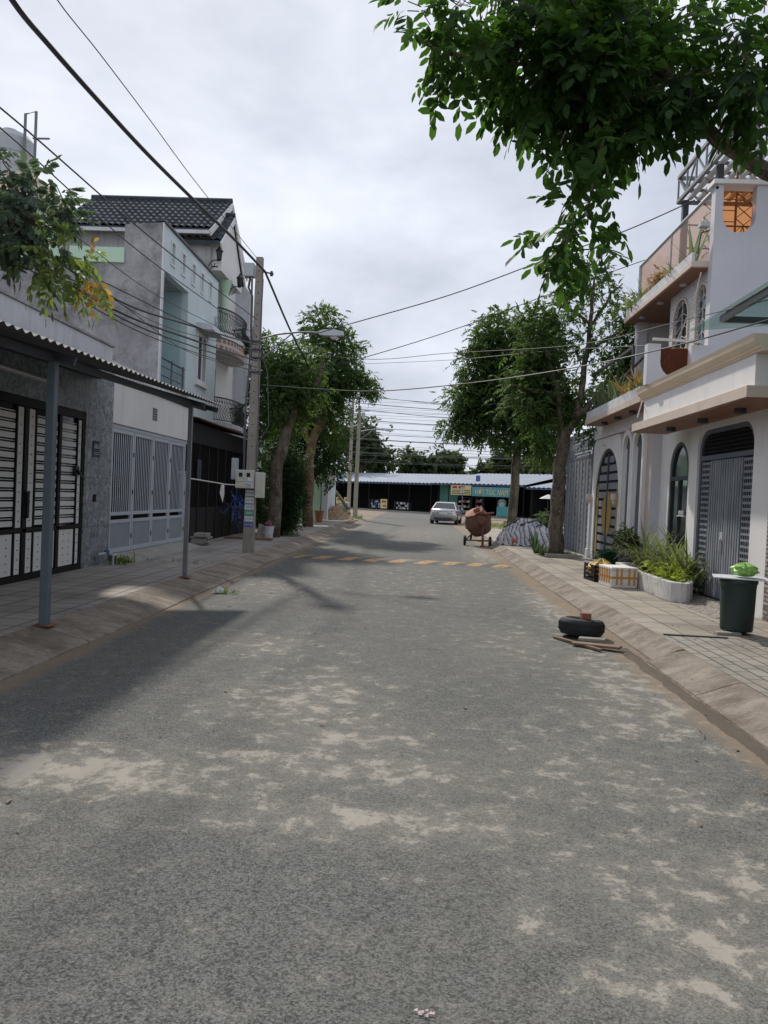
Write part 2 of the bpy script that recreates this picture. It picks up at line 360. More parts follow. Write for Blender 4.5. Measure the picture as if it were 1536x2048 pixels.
# ------------------------------------------------------------------ mesh building
class MB:
    def __init__(s): s.v = []; s.f = []
    def add(s, vs, fs):
        o = len(s.v); s.v += [tuple(map(float, p)) for p in vs]; s.f += [tuple(o+i for i in f) for f in fs]; return s
    def box(s, x0, y0, z0, x1, y1, z1):
        x0, x1 = min(x0, x1), max(x0, x1); y0, y1 = min(y0, y1), max(y0, y1); z0, z1 = min(z0, z1), max(z0, z1)
        return s.add([(x0, y0, z0), (x1, y0, z0), (x1, y1, z0), (x0, y1, z0), (x0, y0, z1), (x1, y0, z1), (x1, y1, z1), (x0, y1, z1)],
                     [(0, 3, 2, 1), (4, 5, 6, 7), (0, 1, 5, 4), (1, 2, 6, 5), (2, 3, 7, 6), (3, 0, 4, 7)])
    def cbox(s, c, d): return s.box(c[0]-d[0]/2, c[1]-d[1]/2, c[2]-d[2]/2, c[0]+d[0]/2, c[1]+d[1]/2, c[2]+d[2]/2)
    def tube(s, pts, r, n=8, cap=True):
        P = [Vector(p) for p in pts]; rs = r if isinstance(r, (list, tuple)) else [r]*len(P)
        rings = []; up = None
        for i, p in enumerate(P):
            d = (P[min(i+1, len(P)-1)]-P[max(i-1, 0)]).normalized()
            if up is None:
                up = Vector((0, 0, 1)) if abs(d.z) < .9 else Vector((1, 0, 0))
            a = d.cross(up).normalized(); b = a.cross(d).normalized(); up = b
            rings.append([p+(a*math.cos(2*math.pi*k/n)+b*math.sin(2*math.pi*k/n))*rs[i] for k in range(n)])
        vs = [q for rg in rings for q in rg]; fs = []
        for i in range(len(P)-1):
            for k in range(n):
                k2 = (k+1) % n; fs.append((i*n+k, i*n+k2, (i+1)*n+k2, (i+1)*n+k))
        if cap: fs.append(tuple(range(n))[::-1]); fs.append(tuple((len(P)-1)*n+k for k in range(n)))
        return s.add(vs, fs)
    def bar(s, a, b, w, h=None):
        h = h or w; A, B = Vector(a), Vector(b); d = (B-A).normalized()
        up = Vector((0, 0, 1)) if abs(d.z) < .95 else Vector((1, 0, 0))
        p = d.cross(up).normalized(); q = p.cross(d).normalized(); p *= w/2; q *= h/2
        vs = [A-p-q, A+p-q, A+p+q, A-p+q, B-p-q, B+p-q, B+p+q, B-p+q]
        return s.add(vs, [(0, 3, 2, 1), (4, 5, 6, 7), (0, 1, 5, 4), (1, 2, 6, 5), (2, 3, 7, 6), (3, 0, 4, 7)])
    def lathe(s, c, prof, n=20, axis='z', ax=None):
        # prof: (radius, height) pairs
        C = Vector(c); A = {'x': Vector((1, 0, 0)), 'y': Vector((0, 1, 0)), 'z': Vector((0, 0, 1))}[axis] if ax is None else Vector(ax).normalized()
        u = A.orthogonal().normalized(); w = A.cross(u); vs = []; fs = []
        for r, h in prof:
            for k in range(n):
                t = 2*math.pi*k/n; vs.append(C+A*h+(u*math.cos(t)+w*math.sin(t))*r)
        for i in range(len(prof)-1):
            for k in range(n):
                k2 = (k+1) % n; fs.append((i*n+k, i*n+k2, (i+1)*n+k2, (i+1)*n+k))
        if prof[0][0] > 1e-4: fs.append(tuple(range(n))[::-1])
        if prof[-1][0] > 1e-4: fs.append(tuple((len(prof)-1)*n+k for k in range(n)))
        return s.add(vs, fs)
    def plate(s, outer, holes, f, t):
        """flat shape with holes, f maps (a,b,depth) to xyz, thickness t"""
        bm = bmesh.new(); es = []
        for loop in [outer]+list(holes):
            vv = [bm.verts.new((a, b, 0)) for a, b in loop]
            es += [bm.edges.new((vv[i], vv[(i+1) % len(vv)])) for i in range(len(vv))]
        bmesh.ops.triangle_fill(bm, use_beauty=True, use_dissolve=False, edges=es)
        bm.verts.index_update(); n = len(bm.verts)
        vs = [(v.co.x, v.co.y) for v in bm.verts]; tri = [[v.index for v in fc.verts] for fc in bm.faces]; bm.free()
        V = [f(a, b, 0) for a, b in vs]+[f(a, b, t) for a, b in vs]
        F = [tuple(q) for q in tri]+[tuple(i+n for i in q[::-1]) for q in tri]
        k = 0
        for loop in [outer]+list(holes):
            L = len(loop)
            for i in range(L): a, b = k+i, k+(i+1) % L; F.append((a, b, b+n, a+n))
            k += L
        return s.add(V, F)
    def build(s, name, mat, parent=None, bevel=0, smooth=False, local=False, label=None):
        me = bpy.data.meshes.new(name)
        off = (0, 0, 0) if (parent is None or local) else WL[parent.name]
        me.from_pydata([(x-off[0], y-off[1], z-off[2]) for x, y, z in s.v], [], s.f); me.update()
        bm = bmesh.new(); bm.from_mesh(me); bmesh.ops.recalc_face_normals(bm, faces=bm.faces); bm.to_mesh(me); bm.free()
        me.materials.append(mat)
        if smooth: me.polygons.foreach_set('use_smooth', [True]*len(me.polygons))
        o = bpy.data.objects.new(name, me); COL.objects.link(o)
        if parent is not None: o.parent = parent
        WL[o.name] = off if parent is not None else (0, 0, 0)
        if bevel:
            b = o.modifiers.new('bevel', 'BEVEL'); b.width = bevel; b.segments = 2; b.limit_method = 'ANGLE'
        if label: o['label'] = label
        return o
WL = {}
def thing(name, label, cat, loc=(0, 0, 0), group=None, rz=0, rot=None):
    o = bpy.data.objects.new(name, None); COL.objects.link(o); o.location = loc
    o.rotation_euler = rot if rot else (0, 0, rz); o.empty_display_size = .2
    o['label'] = label; o['category'] = cat
    if group: o['group'] = group
    WL[o.name] = tuple(loc); return o
def tag(o, label, cat, group=None, kind=None):
    o['label'] = label; o['category'] = cat
    if group: o['group'] = group
    if kind: o['kind'] = kind
    return o
def struct(o): o['kind'] = 'structure'; return o
def fx(x0, d=1):  # plate mapper: wall facing street in a plane x = const, (a,b)=(Y,Z)
    return lambda a, b, t: (x0+t*d, a, b)
def fy(y0, d=1):
    return lambda a, b, t: (a, y0+t*d, b)
def rect(a0, b0, a1, b1): return [(a0, b0), (a1, b0), (a1, b1), (a0, b1)]
def arch(a0, a1, b0, b1, n=14, r=None):
    """round-headed opening; b1 is the crown"""
    r = (a1-a0)/2 if r is None else r; c = (a0+a1)/2; h = (a1-a0)/2
    pts = [(a0, b0), (a1, b0)]
    for k in range(n+1):
        t = math.pi*k/n; pts.append((c+h*math.cos(t), b1-r+r*math.sin(t)))
    return pts
def rrect(a0, b0, a1, b1, r, n=6, corners=(1, 1, 1, 1)):
    P = []
    for (cx, cy, t0), on in zip(((a0+r, b0+r, 180), (a1-r, b0+r, 270), (a1-r, b1-r, 0), (a0+r, b1-r, 90)), corners):
        if on:
            for k in range(n+1): t = R(t0+90*k/n); P.append((cx+r*math.cos(t), cy+r*math.sin(t)))
        else: P.append((a0 if t0 in (180, 90) else a1, b0 if t0 in (180, 270) else b1))
    return P
def corr(mb, P0, A, B, n, amp):
    """corrugated sheet: origin P0, waves run across A (n waves), length B; thin solid"""
    P0, A, B = Vector(P0), Vector(A), Vector(B); N = A.cross(B).normalized()
    if N.z < 0: N = -N
    k = n*6; vs = []; fs = []
    for j in (0, 1):
        for i in range(k+1): vs.append(P0+A*(i/k)+B*j+N*amp*math.sin(2*math.pi*n*i/k))
    for j in (0, 1):
        for i in range(k+1): vs.append(P0+A*(i/k)+B*j+N*(amp*math.sin(2*math.pi*n*i/k)-.004))
    m = k+1
    for i in range(k):
        fs.append((i, i+1, m+i+1, m+i)); fs.append((2*m+i, 3*m+i, 3*m+i+1, 2*m+i+1))
        fs.append((i, 2*m+i, 2*m+i+1, i+1)); fs.append((m+i, m+i+1, 3*m+i+1, 3*m+i))
    mb.add(vs, fs); return mb
def text(body, name, mat, parent, size, M4, ext=.002, label=None):
    c = bpy.data.curves.new(name, 'FONT'); c.body = body; c.size = size; c.extrude = ext; c.align_x = 'CENTER'; c.align_y = 'CENTER'
    o = bpy.data.objects.new(name, c); COL.objects.link(o); bpy.context.view_layer.update()
    me = bpy.data.meshes.new_from_object(o); bpy.data.objects.remove(o); me.name = name
    me.transform(M4); off = WL[parent.name]; me.transform(Matrix.Translation((-off[0], -off[1], -off[2])))
    me.materials.clear(); me.materials.append(mat)
    t = bpy.data.objects.new(name, me); COL.objects.link(t); t.parent = parent; WL[t.name] = off
    return t
def frame_m(origin, xa, ya):
    x = Vector(xa).normalized(); y = Vector(ya).normalized(); z = x.cross(y)
    m = Matrix((x, y, z)).transposed().to_4x4(); m.translation = Vector(origin); return m

# ---- foliage
def meshnp(name, V, F, mat, parent=None, smooth=False):
    me = bpy.data.meshes.new(name); k = F.shape[1]
    off = np.array(WL[parent.name] if parent is not None else (0, 0, 0))
    V = V-off
    me.vertices.add(len(V)); me.vertices.foreach_set('co', V.astype(np.float32).ravel())
    me.loops.add(F.size); me.loops.foreach_set('vertex_index', F.astype(np.int32).ravel())
    me.polygons.add(len(F)); me.polygons.foreach_set('loop_start', np.arange(0, F.size, k, dtype=np.int32))
    try: me.polygons.foreach_set('loop_total', np.full(len(F), k, dtype=np.int32))
    except Exception: pass
    me.update(calc_edges=True); me.validate(); me.materials.append(mat)
    o = bpy.data.objects.new(name, me); COL.objects.link(o)
    if parent is not None: o.parent = parent
    WL[o.name] = tuple(off); return o
def unit(a): return a/np.maximum(np.linalg.norm(a, axis=-1, keepdims=True), 1e-9)
def leaflets(P, D, N, L, Wd):
    """elliptic leaflets: base P, direction D, normal N; hex fan quads -> (V,F) with quads"""
    S_ = unit(np.cross(D, N)); N = unit(np.cross(S_, D)); L = L[:, None]; Wd = Wd[:, None]
    a = P; b = P+D*L*.3+S_*Wd*.5-N*L*.03; c = P+D*L*.3-S_*Wd*.5-N*L*.03
    d = P+D*L*.72+S_*Wd*.44-N*L*.10; e = P+D*L*.72-S_*Wd*.44-N*L*.10; f = P+D*L-N*L*.22
    n = len(P); V = np.stack([a, b, d, f, e, c], 1).reshape(-1, 3)
    i = np.arange(n)[:, None]*6
    F = np.concatenate([i+np.array([[0, 1, 2, 3]]), i+np.array([[0, 3, 4, 5]])], 0)
    return V, F
def pinnate(P, D, L, pairs=4, lw=.45, ls=.38, droop=.5):
    """compound leaves. P base, D direction, L rachis lengths -> leaflet arrays"""
    n = len(P); up = np.array([0, 0, 1.]); outP = []; outD = []; outN = []; outL = []
    side = unit(np.cross(D, up)+rng.normal(0, .25, (n, 3))); nor = unit(np.cross(side, D))
    for k in range(pairs):
        t = .25+.75*k/pairs; base = P+D*(L*t)[:, None]-up*(L*t*t*droop*.5)[:, None]
        for s in (-1, 1):
            d = unit(D*.55+side*s*.9-nor*.15-up*droop*.35+rng.normal(0, .14, (n, 3)))
            outP.append(base); outD.append(d); outN.append(unit(nor+rng.normal(0, .25, (n, 3)))); outL.append(L*ls*(.85+.3*rng.random(n)))
    tip = P+D*L[:, None]-up*(L*droop*.5)[:, None]
    outP.append(tip); outD.append(unit(D-up*droop*.8+rng.normal(0, .1, (n, 3)))); outN.append(nor); outL.append(L*ls*1.05)
    P_, D_, N_, L_ = map(np.concatenate, (outP, outD, outN, outL))
    return P_, D_, N_, L_, L_*lw
def blobpts(blobs, shell=.55):
    C = []; Dr = []
    for (x, y, z, rx, ry, rz, n) in blobs:
        d = unit(rng.normal(0, 1, (n, 3))); r = rng.random(n)**(1/3.)*(1-shell)+shell*rng.random(n)**.35
        # lumpy outline
        lump = 1+.22*np.sin(d[:, 0]*5+x*3)*np.cos(d[:, 2]*6+z)+.12*np.sin(d[:, 1]*11+y)
        C.append(np.array([x, y, z])+d*(r*lump)[:, None]*np.array([rx, ry, rz])); Dr.append(d)
    return np.concatenate(C), np.concatenate(Dr)
def crown(name, blobs, mat, parent, L=.3, pairs=4, shell=.55, lw=.45, ls=.38, droop=.5, name2='crown'):
    P, D = blobpts(blobs, shell)
    # gather into clumps so that gaps and shaded pockets appear
    k = max(6, len(P)//38); idx = rng.integers(0, len(P), k); near = idx[rng.integers(0, k, len(P))]
    w = .42; cand = P[near]; dist = np.linalg.norm(cand-P, axis=1)
    lim = 1.1*L*6; w = np.where(dist < lim, .55, 0.0)[:, None]; P = P*(1-w)+cand*w+rng.normal(0, L*.35, P.shape)
    D = unit(D+rng.normal(0, .55, D.shape)+np.array([0, 0, -.1]))
    Ls = L*(.75+.5*rng.random(len(P)))
    V, F = leaflets(*pinnate(P-D*Ls[:, None]*.5, D, Ls, pairs, lw, ls, droop))
    return meshnp(name2, V, F, mat, parent)
def limbs(mb, paths):
    for pts, r0, r1 in paths:
        n = len(pts); P = [Vector(p) for p in pts]
        # refine with slight wobble
        Q = []; 
        for i in range(n-1):
            for k in range(3):
                t = k/3; q = P[i].lerp(P[i+1], t)
                if (i or k): q = q+Vector(rng.normal(0, .25*min(r0, .12), 3))
                Q.append(q)
        Q.append(P[-1]); m = len(Q)
        mb.tube(Q, [r0+(r1-r0)*(i/(m-1))*(1+.0*i) for i in range(m)], 9)
    return mb
def blades(mb_name, mat, parent, cx, cy, cz, sx, sy, n, L, wd, spread=.5, bend=.6, seed=1):
    """strap leaves rising from a bed"""
    r = np.random.default_rng(seed); V = []; F = []; o = 0; seg = 5
    for i in range(n):
        b = np.array([cx+sx*(r.random()-.5), cy+sy*(r.random()-.5), cz]); az = r.random()*6.283; l = L*(.6+.6*r.random())
        h = np.array([math.cos(az), math.sin(az), 0]); side = np.array([-h[1], h[0], 0]); tilt = spread*r.random(); w = wd*(.7+.6*r.random()); p = b.copy(); ang = 1.45-tilt
        bd = bend*(.4+r.random())
        for k in range(seg+1):
            t = k/seg; ww = w*math.sin(min(1, .25+t*.9)*math.pi*.98)**.7*.5 if k < seg else 0.001
            V += [p-side*ww, p+side*ww]; ang2 = ang-bd*t*1.3; p = p+(h*math.cos(ang2)+np.array([0, 0, math.sin(ang2)]))*l/seg
        for k in range(seg): F.append((o+2*k, o+2*k+1, o+2*k+3, o+2*k+2))
        o += 2*(seg+1)
    return meshnp(mb_name, np.array(V), np.array(F), mat, parent)

# ================================================================== SETTING
b = MB(); b.add([(-300, -60, -.03), (300, -60, -.03), (300, 500, -.03), (-300, 500, -.03)], [(0, 1, 2, 3)]); struct(b.build('ground', m_earth))
def sheet(name, pts, z, mat, t=.02):
    b = MB(); n = len(pts); b.add([(x, y, z) for x, y in pts]+[(x, y, z-t) for x, y in pts], [tuple(range(n)), tuple(range(n, 2*n))[::-1]]+[(i, n+i, n+(i+1) % n, (i+1) % n) for i in range(n)])
    return struct(b.build(name, mat))
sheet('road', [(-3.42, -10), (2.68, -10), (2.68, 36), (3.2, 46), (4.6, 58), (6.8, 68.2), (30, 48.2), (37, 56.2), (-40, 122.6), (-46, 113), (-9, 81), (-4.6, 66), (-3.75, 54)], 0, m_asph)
sheet('pavement', [(-6.15, -10), (-4.05, -10), (-4.05, 55), (-6.15, 55)], .15, m_paveL, .17)
sheet('pavement', [(-7.2, 20.45), (-6.15, 20.45), (-6.15, 30.9), (-7.2, 30.9)], .15, m_conc, .17)
sheet('pavement', [(3.03, 9.55), (5.3, 9.55), (5.3, 46), (3.03, 46)], .15, m_paveR, .17)
sheet('pavement', [(3.03, -10), (5.1, -10), (5.1, 9.53), (3.03, 9.53)], .148, m_paveS, .17)
def kerb(x0, x1, y0, y1, h=.15, step=1.02):
    b = MB(); y = y0; s = 1 if x1 > x0 else -1
    while y < y1:
        l = step*(.96+.08*random.random())*(3 if y < 18 else 1.4); j = random.uniform(-.012, .012)
        prof = [(x0, -.04), (x0, .015), (x0+s*.06, .035), (x0+s*.33*abs(x1-x0)/.6, .10+j*.5), (x1-s*.08, h-.005+j*.3), (x1-s*.01, h+.006), (x1, -.04)]
        n = len(prof); a, c = y+.006, min(y+l, y1)-.006
        b.add([(px+j, a, pz) for px, pz in prof]+[(px+j, c, pz) for px, pz in prof], [tuple(range(n)), tuple(range(n, 2*n))[::-1]]+[(i, (i+1) % n, n+(i+1) % n, n+i) for i in range(n)])
        y += l
    return b
struct(kerb(-3.42, -4.05, -10, 55).build('kerb', m_kerb, bevel=.008))
struct(kerb(2.68, 3.03, 8.6, 46).build('kerb', m_kerb, bevel=.008))
struct(kerb(2.60, 3.03, -10, 8.58, .145, 1.4).build('kerb', m_kerb, bevel=.008))
# far kerb strip of the shops
SA = Vector((12.8, 74.6, 0)); SU = Vector((-.758, .653, 0)); SN = Vector((-.653, -.758, 0))   # shop row: origin right end, runs to the left, normal to street
def sp(a, n, z=0): p = SA+SU*a+SN*n; return (p.x, p.y, z)
b = MB(); vs = [sp(-14, 1.8, .14), sp(46, 1.8, .14), sp(46, -3, .14), sp(-14, -3, .14)]
b.add(vs+[(x, y, -.03) for x, y, z in vs], [(0, 1, 2, 3), (0, 4, 5, 1), (1, 5, 6, 2), (2, 6, 7, 3), (3, 7, 4, 0)]); struct(b.build('pavement', m_conc))
# verge with grass at the corner on the right
sheet('verge', [(3.0, 46.02), (5.3, 46.02), (5.3, 33), (16, 33), (24, 47), (6.6, 62), (4.5, 57)], .10, m_earth, .12)

# speed bump
b = MB(); n = 9; vs = []; fs = []
for i, x in enumerate((-3.2, -3.0, 2.3, 2.5)):
    for k in range(n+1):
        t = k/n; vs.append((x, 19.75+.85*t, .004+(.055 if i in (1, 2) else 0)*math.sin(math.pi*t)))
for i in range(3):
    for k in range(n): a = i*(n+1)+k; fs.append((a, a+1, a+n+2, a+n+1))
b.add(vs, fs); tag(b.build('speed_bump', m_bumpm, smooth=True), 'low asphalt speed bump with worn orange diagonal stripes across the road', 'speed bump')

# ================================================================== LEFT: HOUSE A (granite front, black and white gate)
WX = -6.0
hA = thing('granite_fronted_house', 'single storey house with dark granite tiled front and black framed slatted gate at left edge', 'house', (-6.5, 10, .0))
b = MB(); b.plate(rect(1, 0, 14.82, 3.9), [rect(9.55, .12, 13.62, 2.97)], fx(WX, -1), .22); b.build('wall', m_gran, hA)
b = MB(); b.box(WX-9, 1, 0, WX-.24, 14.80, 3.7); 
b2 = MB(); b2.box(WX-9, 1, 0, WX-.9, 14.78, 4.1); b2.build('house_body', m_plaster, hA)
b = MB(); b.box(WX-.2, 1, 3.905, WX+.03, 14.62, 4.32); b.build('parapet', m_white2, hA, bevel=.01)
b = MB(); b.box(WX-.24, 1, 4.323, WX+.06, 14.66, 4.36); b.build('coping', m_plaster, hA)
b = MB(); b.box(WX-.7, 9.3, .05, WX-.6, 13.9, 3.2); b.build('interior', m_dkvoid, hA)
gA = MB()
for a0, a1, z0, z1 in ((9.55, 13.62, 2.83, 2.97), (9.55, 13.62, .12, .24), (13.53, 13.62, .24, 2.83), (9.55, 9.64, .24, 2.83), (12.64, 12.74, .24, 2.83), (10.42, 10.52, .24, 2.83), (11.52, 11.64, .24, 2.83), (9.64, 13.53, .90, .96)):
    gA.box(WX-.10, a0, z0, WX-.015, a1, z1)
for a in (11.30, 11.88, 13.36, 9.80): gA.box(WX-.095, a-.02, .24, WX-.02, a+.02, 2.83)
gt = gA.build('gate', m_blk, hA, bevel=.004)
strips = MB(); studs = MB()
for a0, a1 in ((11.66, 11.85), (11.33, 11.5), (13.39, 13.52), (9.66, 9.78)):
    strips.box(WX-.085, a0, .26, WX-.035, a1, .885); strips.box(WX-.085, a0, .975, WX-.035, a1, 2.81)
    z = .34
    while z < 2.8:
        if abs(z-.93) > .06: studs.lathe((WX-.036, (a0+a1)/2, z), [(.012, 0), (.009, .008), (.0, .012)], 8, 'x')
        z += .147
for a0, a1 in ((11.91, 12.62), (12.77, 13.33), (10.55, 11.27), (9.83, 10.39)):
    strips.box(WX-.085, a0, .26, WX-.04, a1, .885)
    z = 1.0; k = 0
    while z < 2.76:
        strips.box(WX-.08, a0, z, WX-.04, a1, z+.082); strips.box(WX-.08, a0, z+.108, WX-.045, a1, z+.120); z += .147
    for i in range(2 if a1-a0 < .6 else 3):
        for j in range(5):
            studs.lathe((WX-.041, a0+(a1-a0)*(i+.8)/(2.6 if a1-a0 < .6 else 3.6), .33+j*.118), [(.012, 0), (.009, .008), (.0, .012)], 8, 'x')
strips.build('gate_slats', m_slat, gt, bevel=.003); studs.build('stud', m_blk, gt)['kind'] = 'stuff'
b = MB(); b.tube([(WX+.02, 11.60, 1.12), (WX+.02, 11.60, 1.52)], .014); b.box(WX-.02, 11.56, 1.12, WX+.006, 11.68, 1.54); b.build('handle', m_iron, gt)
b = MB(); b.box(WX-.02, 13.2, 1.83, WX+.03, 13.34, 1.99); b.build('lock_box', m_iron, gt)
b = MB(); b.bar((WX+.05, 13.24, 1.92), (WX+.05, 13.48, 1.76), .03); b.build('latch', m_iron, gt)
b = MB(); b.box(WX, 9.2, 3.26, WX+.05, 12.2, 3.33); lt = b.build('tube_light', m_lampg, hA, bevel=.005)
b = MB(); b.tube([(WX+.07, 9.25, 3.29), (WX+.07, 12.15, 3.29)], .014); b.build('tube', m_lens, lt)
b = MB(); b.box(WX, 13.92, 2.19, WX+.012, 14.22, 2.49); pl = b.build('number_plate', m_bluesign, hA, bevel=.003)
FM = lambda y, z, x=WX+.016: frame_m((x, y, z), (0, 1, 0), (0, 0, 1))
text('A8-5', 'lettering', m_paper, pl, .115, FM(14.07, 2.38))
b = MB(); b.box(WX+.013, 13.96, 2.27, WX+.015, 14.18, 2.276); b.box(WX+.013, 13.98, 2.235, WX+.015, 14.16, 2.243); b.build('rule', m_paper, pl)
b = MB(); b.box(WX, 14.02, 1.36, WX+.03, 14.10, 1.5); b.build('doorbell', m_blk, hA, bevel=.005)

# awning in front of house A
aw = thing('metal_awning', 'corrugated metal awning on two blue grey posts over the left pavement', 'awning', (-3.95, 11, .15))
b = MB(); corr(b, (-6.0, 5.6, 3.64), (0, 8.52, .20), (2.33, 0, -.60), 54, .016); b.build('roof_sheet', m_corr, aw)
b = MB()
dz = lambda y: -.20*(14.12-y)/8.52
for y in (5.7, 8.1, 13.1, 13.95): b.bar((-5.99, y, 3.715+dz(y)), (-3.71, y, 3.13+dz(y)), .05, .09)
for x, z, h in ((-3.95, 3.155, .08), (-5.0, 3.43, .06), (-5.93, 3.66, .08)): b.bar((x, 5.65, z+dz(5.65)), (x, 14.0, z+dz(14)), .05, h)
b.build('rafters', m_steeld, aw)
for y, m in ((8.1, m_post), (13.1, m_post2)):
    k = .045 if y < 10 else .035
    b = MB(); b.box(-3.95-k, y-k, .155, -3.95+k, y+k, 3.12+dz(y)); p = b.build('post', m, aw, bevel=.006)
    b = MB(); b.box(-4.05, y-.09, .151, -3.85, y+.09, .16); b.build('base_plate', m_rust, p)

# ================================================================== HOUSE B (grey slatted gate, white board)
BX = -6.2
hB = thing('white_fronted_low_house', 'low house with plain white panel above grey barred folding gate', 'house', (-6.6, 17.6, 0))
b = MB(); b.box(BX-.10, 14.9, 2.93, BX+.06, 20.35, 3.80); b.build('fascia_panel', m_white, hB, bevel=.008)
q = at(310, 828, x=BX+.06); b = MB()
for k in range(5): b.box(BX+.0605, q[1]-.14+k*.06, q[2]-.16, BX+.066, q[1]-.122+k*.06, q[2]+.13); b.box(BX+.066, q[1]-.17, q[2]-.13+k*.06, BX+.071, q[1]+.16, q[2]-.115+k*.06)
b.build('vent_grille', m_steeld, hB)
b = MB(); b.box(BX-.12, 14.86, 3.803, BX+.10, 20.4, 3.86); b.build('coping', m_blk, hB)
b = MB(); b.box(BX-8, 14.84, 0, BX-1.6, 20.38, 3.6); b.build('house_body', m_plaster, hB)
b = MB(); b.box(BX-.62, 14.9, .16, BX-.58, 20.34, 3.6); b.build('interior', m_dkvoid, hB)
b = MB()
for i in range(26): b.lathe((BX-.02, 15.1+i*.2, 3.87), [(.03, 0), (.018, .05), (.04, .12), (.018, .19), (.03, .23)], 8)
b.box(BX-.07, 14.95, 4.10, BX+.04, 20.3, 4.15); b.build('balustrade', m_white, hB)
for y0, y1 in ((14.9, 15.2), (20.18, 20.36)):
    b = MB(); b.box(BX-.12, y0, .15, BX+.04, y1, 2.05); b.box(BX-.15, y0-.02, 2.053, BX+.07, y1+.02, 2.13); b.build('pillar', m_white2, hB, bevel=.006)
b = MB(); b.add([(BX+.05, 15.2, .28), (BX+.05, 20.2, .28), (BX+.55, 20.2, .152), (BX+.55, 15.2, .152), (BX-.2, 15.2, .28), (BX-.2, 20.2, .28)], [(0, 1, 2, 3), (0, 4, 5, 1)])
b.build('ramp', m_conc, hB)
b = MB(); G0, G1 = 15.22, 20.16; GZ0, GZ1 = .29, 2.84
b.box(BX-.03, 14.93, 2.845, BX+.03, 20.34, 2.92); b.box(BX-.03, 15.0, 2.10, BX+.02, 15.2, 2.16)
for i in range(3): b.box(BX-.006, 14.99+i*.085, 2.16, BX+.006, 15.02+i*.085, 2.845)
gf = b.build('gate', m_gategrey, hB, bevel=.003)
w = (G1-G0)/4
for i in range(4):
    a0, a1 = G0+i*w+.012, G0+(i+1)*w-.012; b = MB(); X0, X1 = BX-.025, BX+.025
    b.box(X0, a0, GZ0, X1, a0+.07, GZ1); b.box(X0, a1-.07, GZ0, X1, a1, GZ1)
    for z0, z1 in ((GZ1-.08, GZ1), (1.06, 1.13), (.90, .97), (GZ0, GZ0+.09)): b.box(X0+.002, a0+.07, z0, X1-.002, a1-.07, z1)
    n = 10
    for k in range(n): y = a0+.07+(a1-a0-.14)*(k+.5)/n; b.box(BX-.003, y-.021, 1.13, BX+.003, y+.021, GZ1-.08)
    lf = b.build('gate_leaf', m_gategrey, gf, bevel=.003)
    # the sunk panel is part of the leaf, a different sheet
    b = MB(); b.box(X0+.012, a0+.07, GZ0+.09, X1-.02, a1-.07, .90); lf2 = b.build('gate_panel', m_gatepanel, gf)
    for zz in (.55, 1.5, 2.3): b = MB(); b.box(X1, a1-.02, zz, X1+.015, a1+.02, zz+.1); b.build('hinge', m_steeld, gf)

# ================================================================== HOUSE C (mint)
CX = -7.1
hC = thing('mint_house', 'two storey mint green narrow house with slot windows and bare grey side wall', 'house', (-7.5, 23.2, 0))
b = MB(); prof = [(CX, 0), (CX, 8.74), (-8.13, 8.66), (-8.13, 7.66), (-20, 7.66), (-20, 0)]
b.plate(prof, [], lambda a, z, t: (a, 20.42+t, z), .18); b.build('side_wall', m_plaster, hC)
b = MB(); b.plate([(CX-.203, 0), (-20, 0), (-20, 7.9), (-8.2, 7.9), (-8.2, 8.6), (CX-.203, 8.7)], [], lambda a, z, t: (a, 26.0-t, z), .15); b.build('far_side_wall', m_plaster, hC)
b = MB(); b.box(-9.6, 20.36, 7.63, -8.11, 20.415, 8.03); b.build('parapet_panel', m_mintg, hC)
slots = [rect(y-.14, 7.88, y+.14, 8.46) for y in (21.3, 22.25, 23.25, 24.2, 25.15)]
b = MB(); b.plate(rect(20.603, 0, 26.14, 8.76), slots+[rect(20.66, 4.3, 22.85, 7.52), rect(24.0, 5.12, 24.9, 6.5)], fx(CX, -1), .2); b.build('front_wall', m_mint, hC)
b = MB(); b.box(CX-.2, 20.40, 8.763, CX+.06, 26.16, 8.82); b.build('coping', m_steeld, hC)
b = MB(); b.box(CX+.001, 20.41, 3.9, CX+.025, 20.52, 8.74); b.build('corner_trim', m_white, hC)
for (y0, z0), _, (y1, z1), _ in slots:
    b = MB(); o_ = rect(y0-.05, z0-.05, y1+.05, z1+.05); b.plate(o_, [rect(y0, z0, y1, z1)], fx(CX+.001, 1), .03); wf = b.build('window', m_white, hC)
    b = MB(); b.box(CX-.19, y0-.05, z0-.05, CX-.15, y1+.05, z1+.05); b.build('pane', m_mint, wf)
b = MB(); b.plate(rect(20.55, 4.2, 22.9, 7.6), [], fx(CX-1.5, -1), .05); b.build('balcony_back_wall', m_mintdeep, hC)
b = MB(); b.box(CX-1.49, 22.853, 4.28, CX-.201, 22.95, 7.6); b.build('balcony_cheek', m_mintdeep, hC)
b = MB(); b.box(CX-1.49, 20.603, 4.28, CX-.201, 20.65, 7.6); b.build('balcony_cheek', m_mintdeep, hC)
b = MB(); b.box(CX-1.49, 20.65, 7.523, CX-.201, 22.85, 7.6); b.build('balcony_soffit', m_plaster2, hC)
b = MB(); b.box(CX-1.49, 20.65, 4.2, CX-.201, 22.85, 4.297); b.build('balcony_floor', m_plaster2, hC)
b = MB()
for z in (4.5, 4.75, 5.0, 5.22): b.tube([(CX-.05, 20.6, z), (CX-.05, 22.85, z)], .018 if z < 5.2 else .03)
for y in (20.66, 21.72, 22.78): b.tube([(CX-.05, y, 4.3), (CX-.05, y, 5.28)], .028)
b.build('railing', m_post, hC)
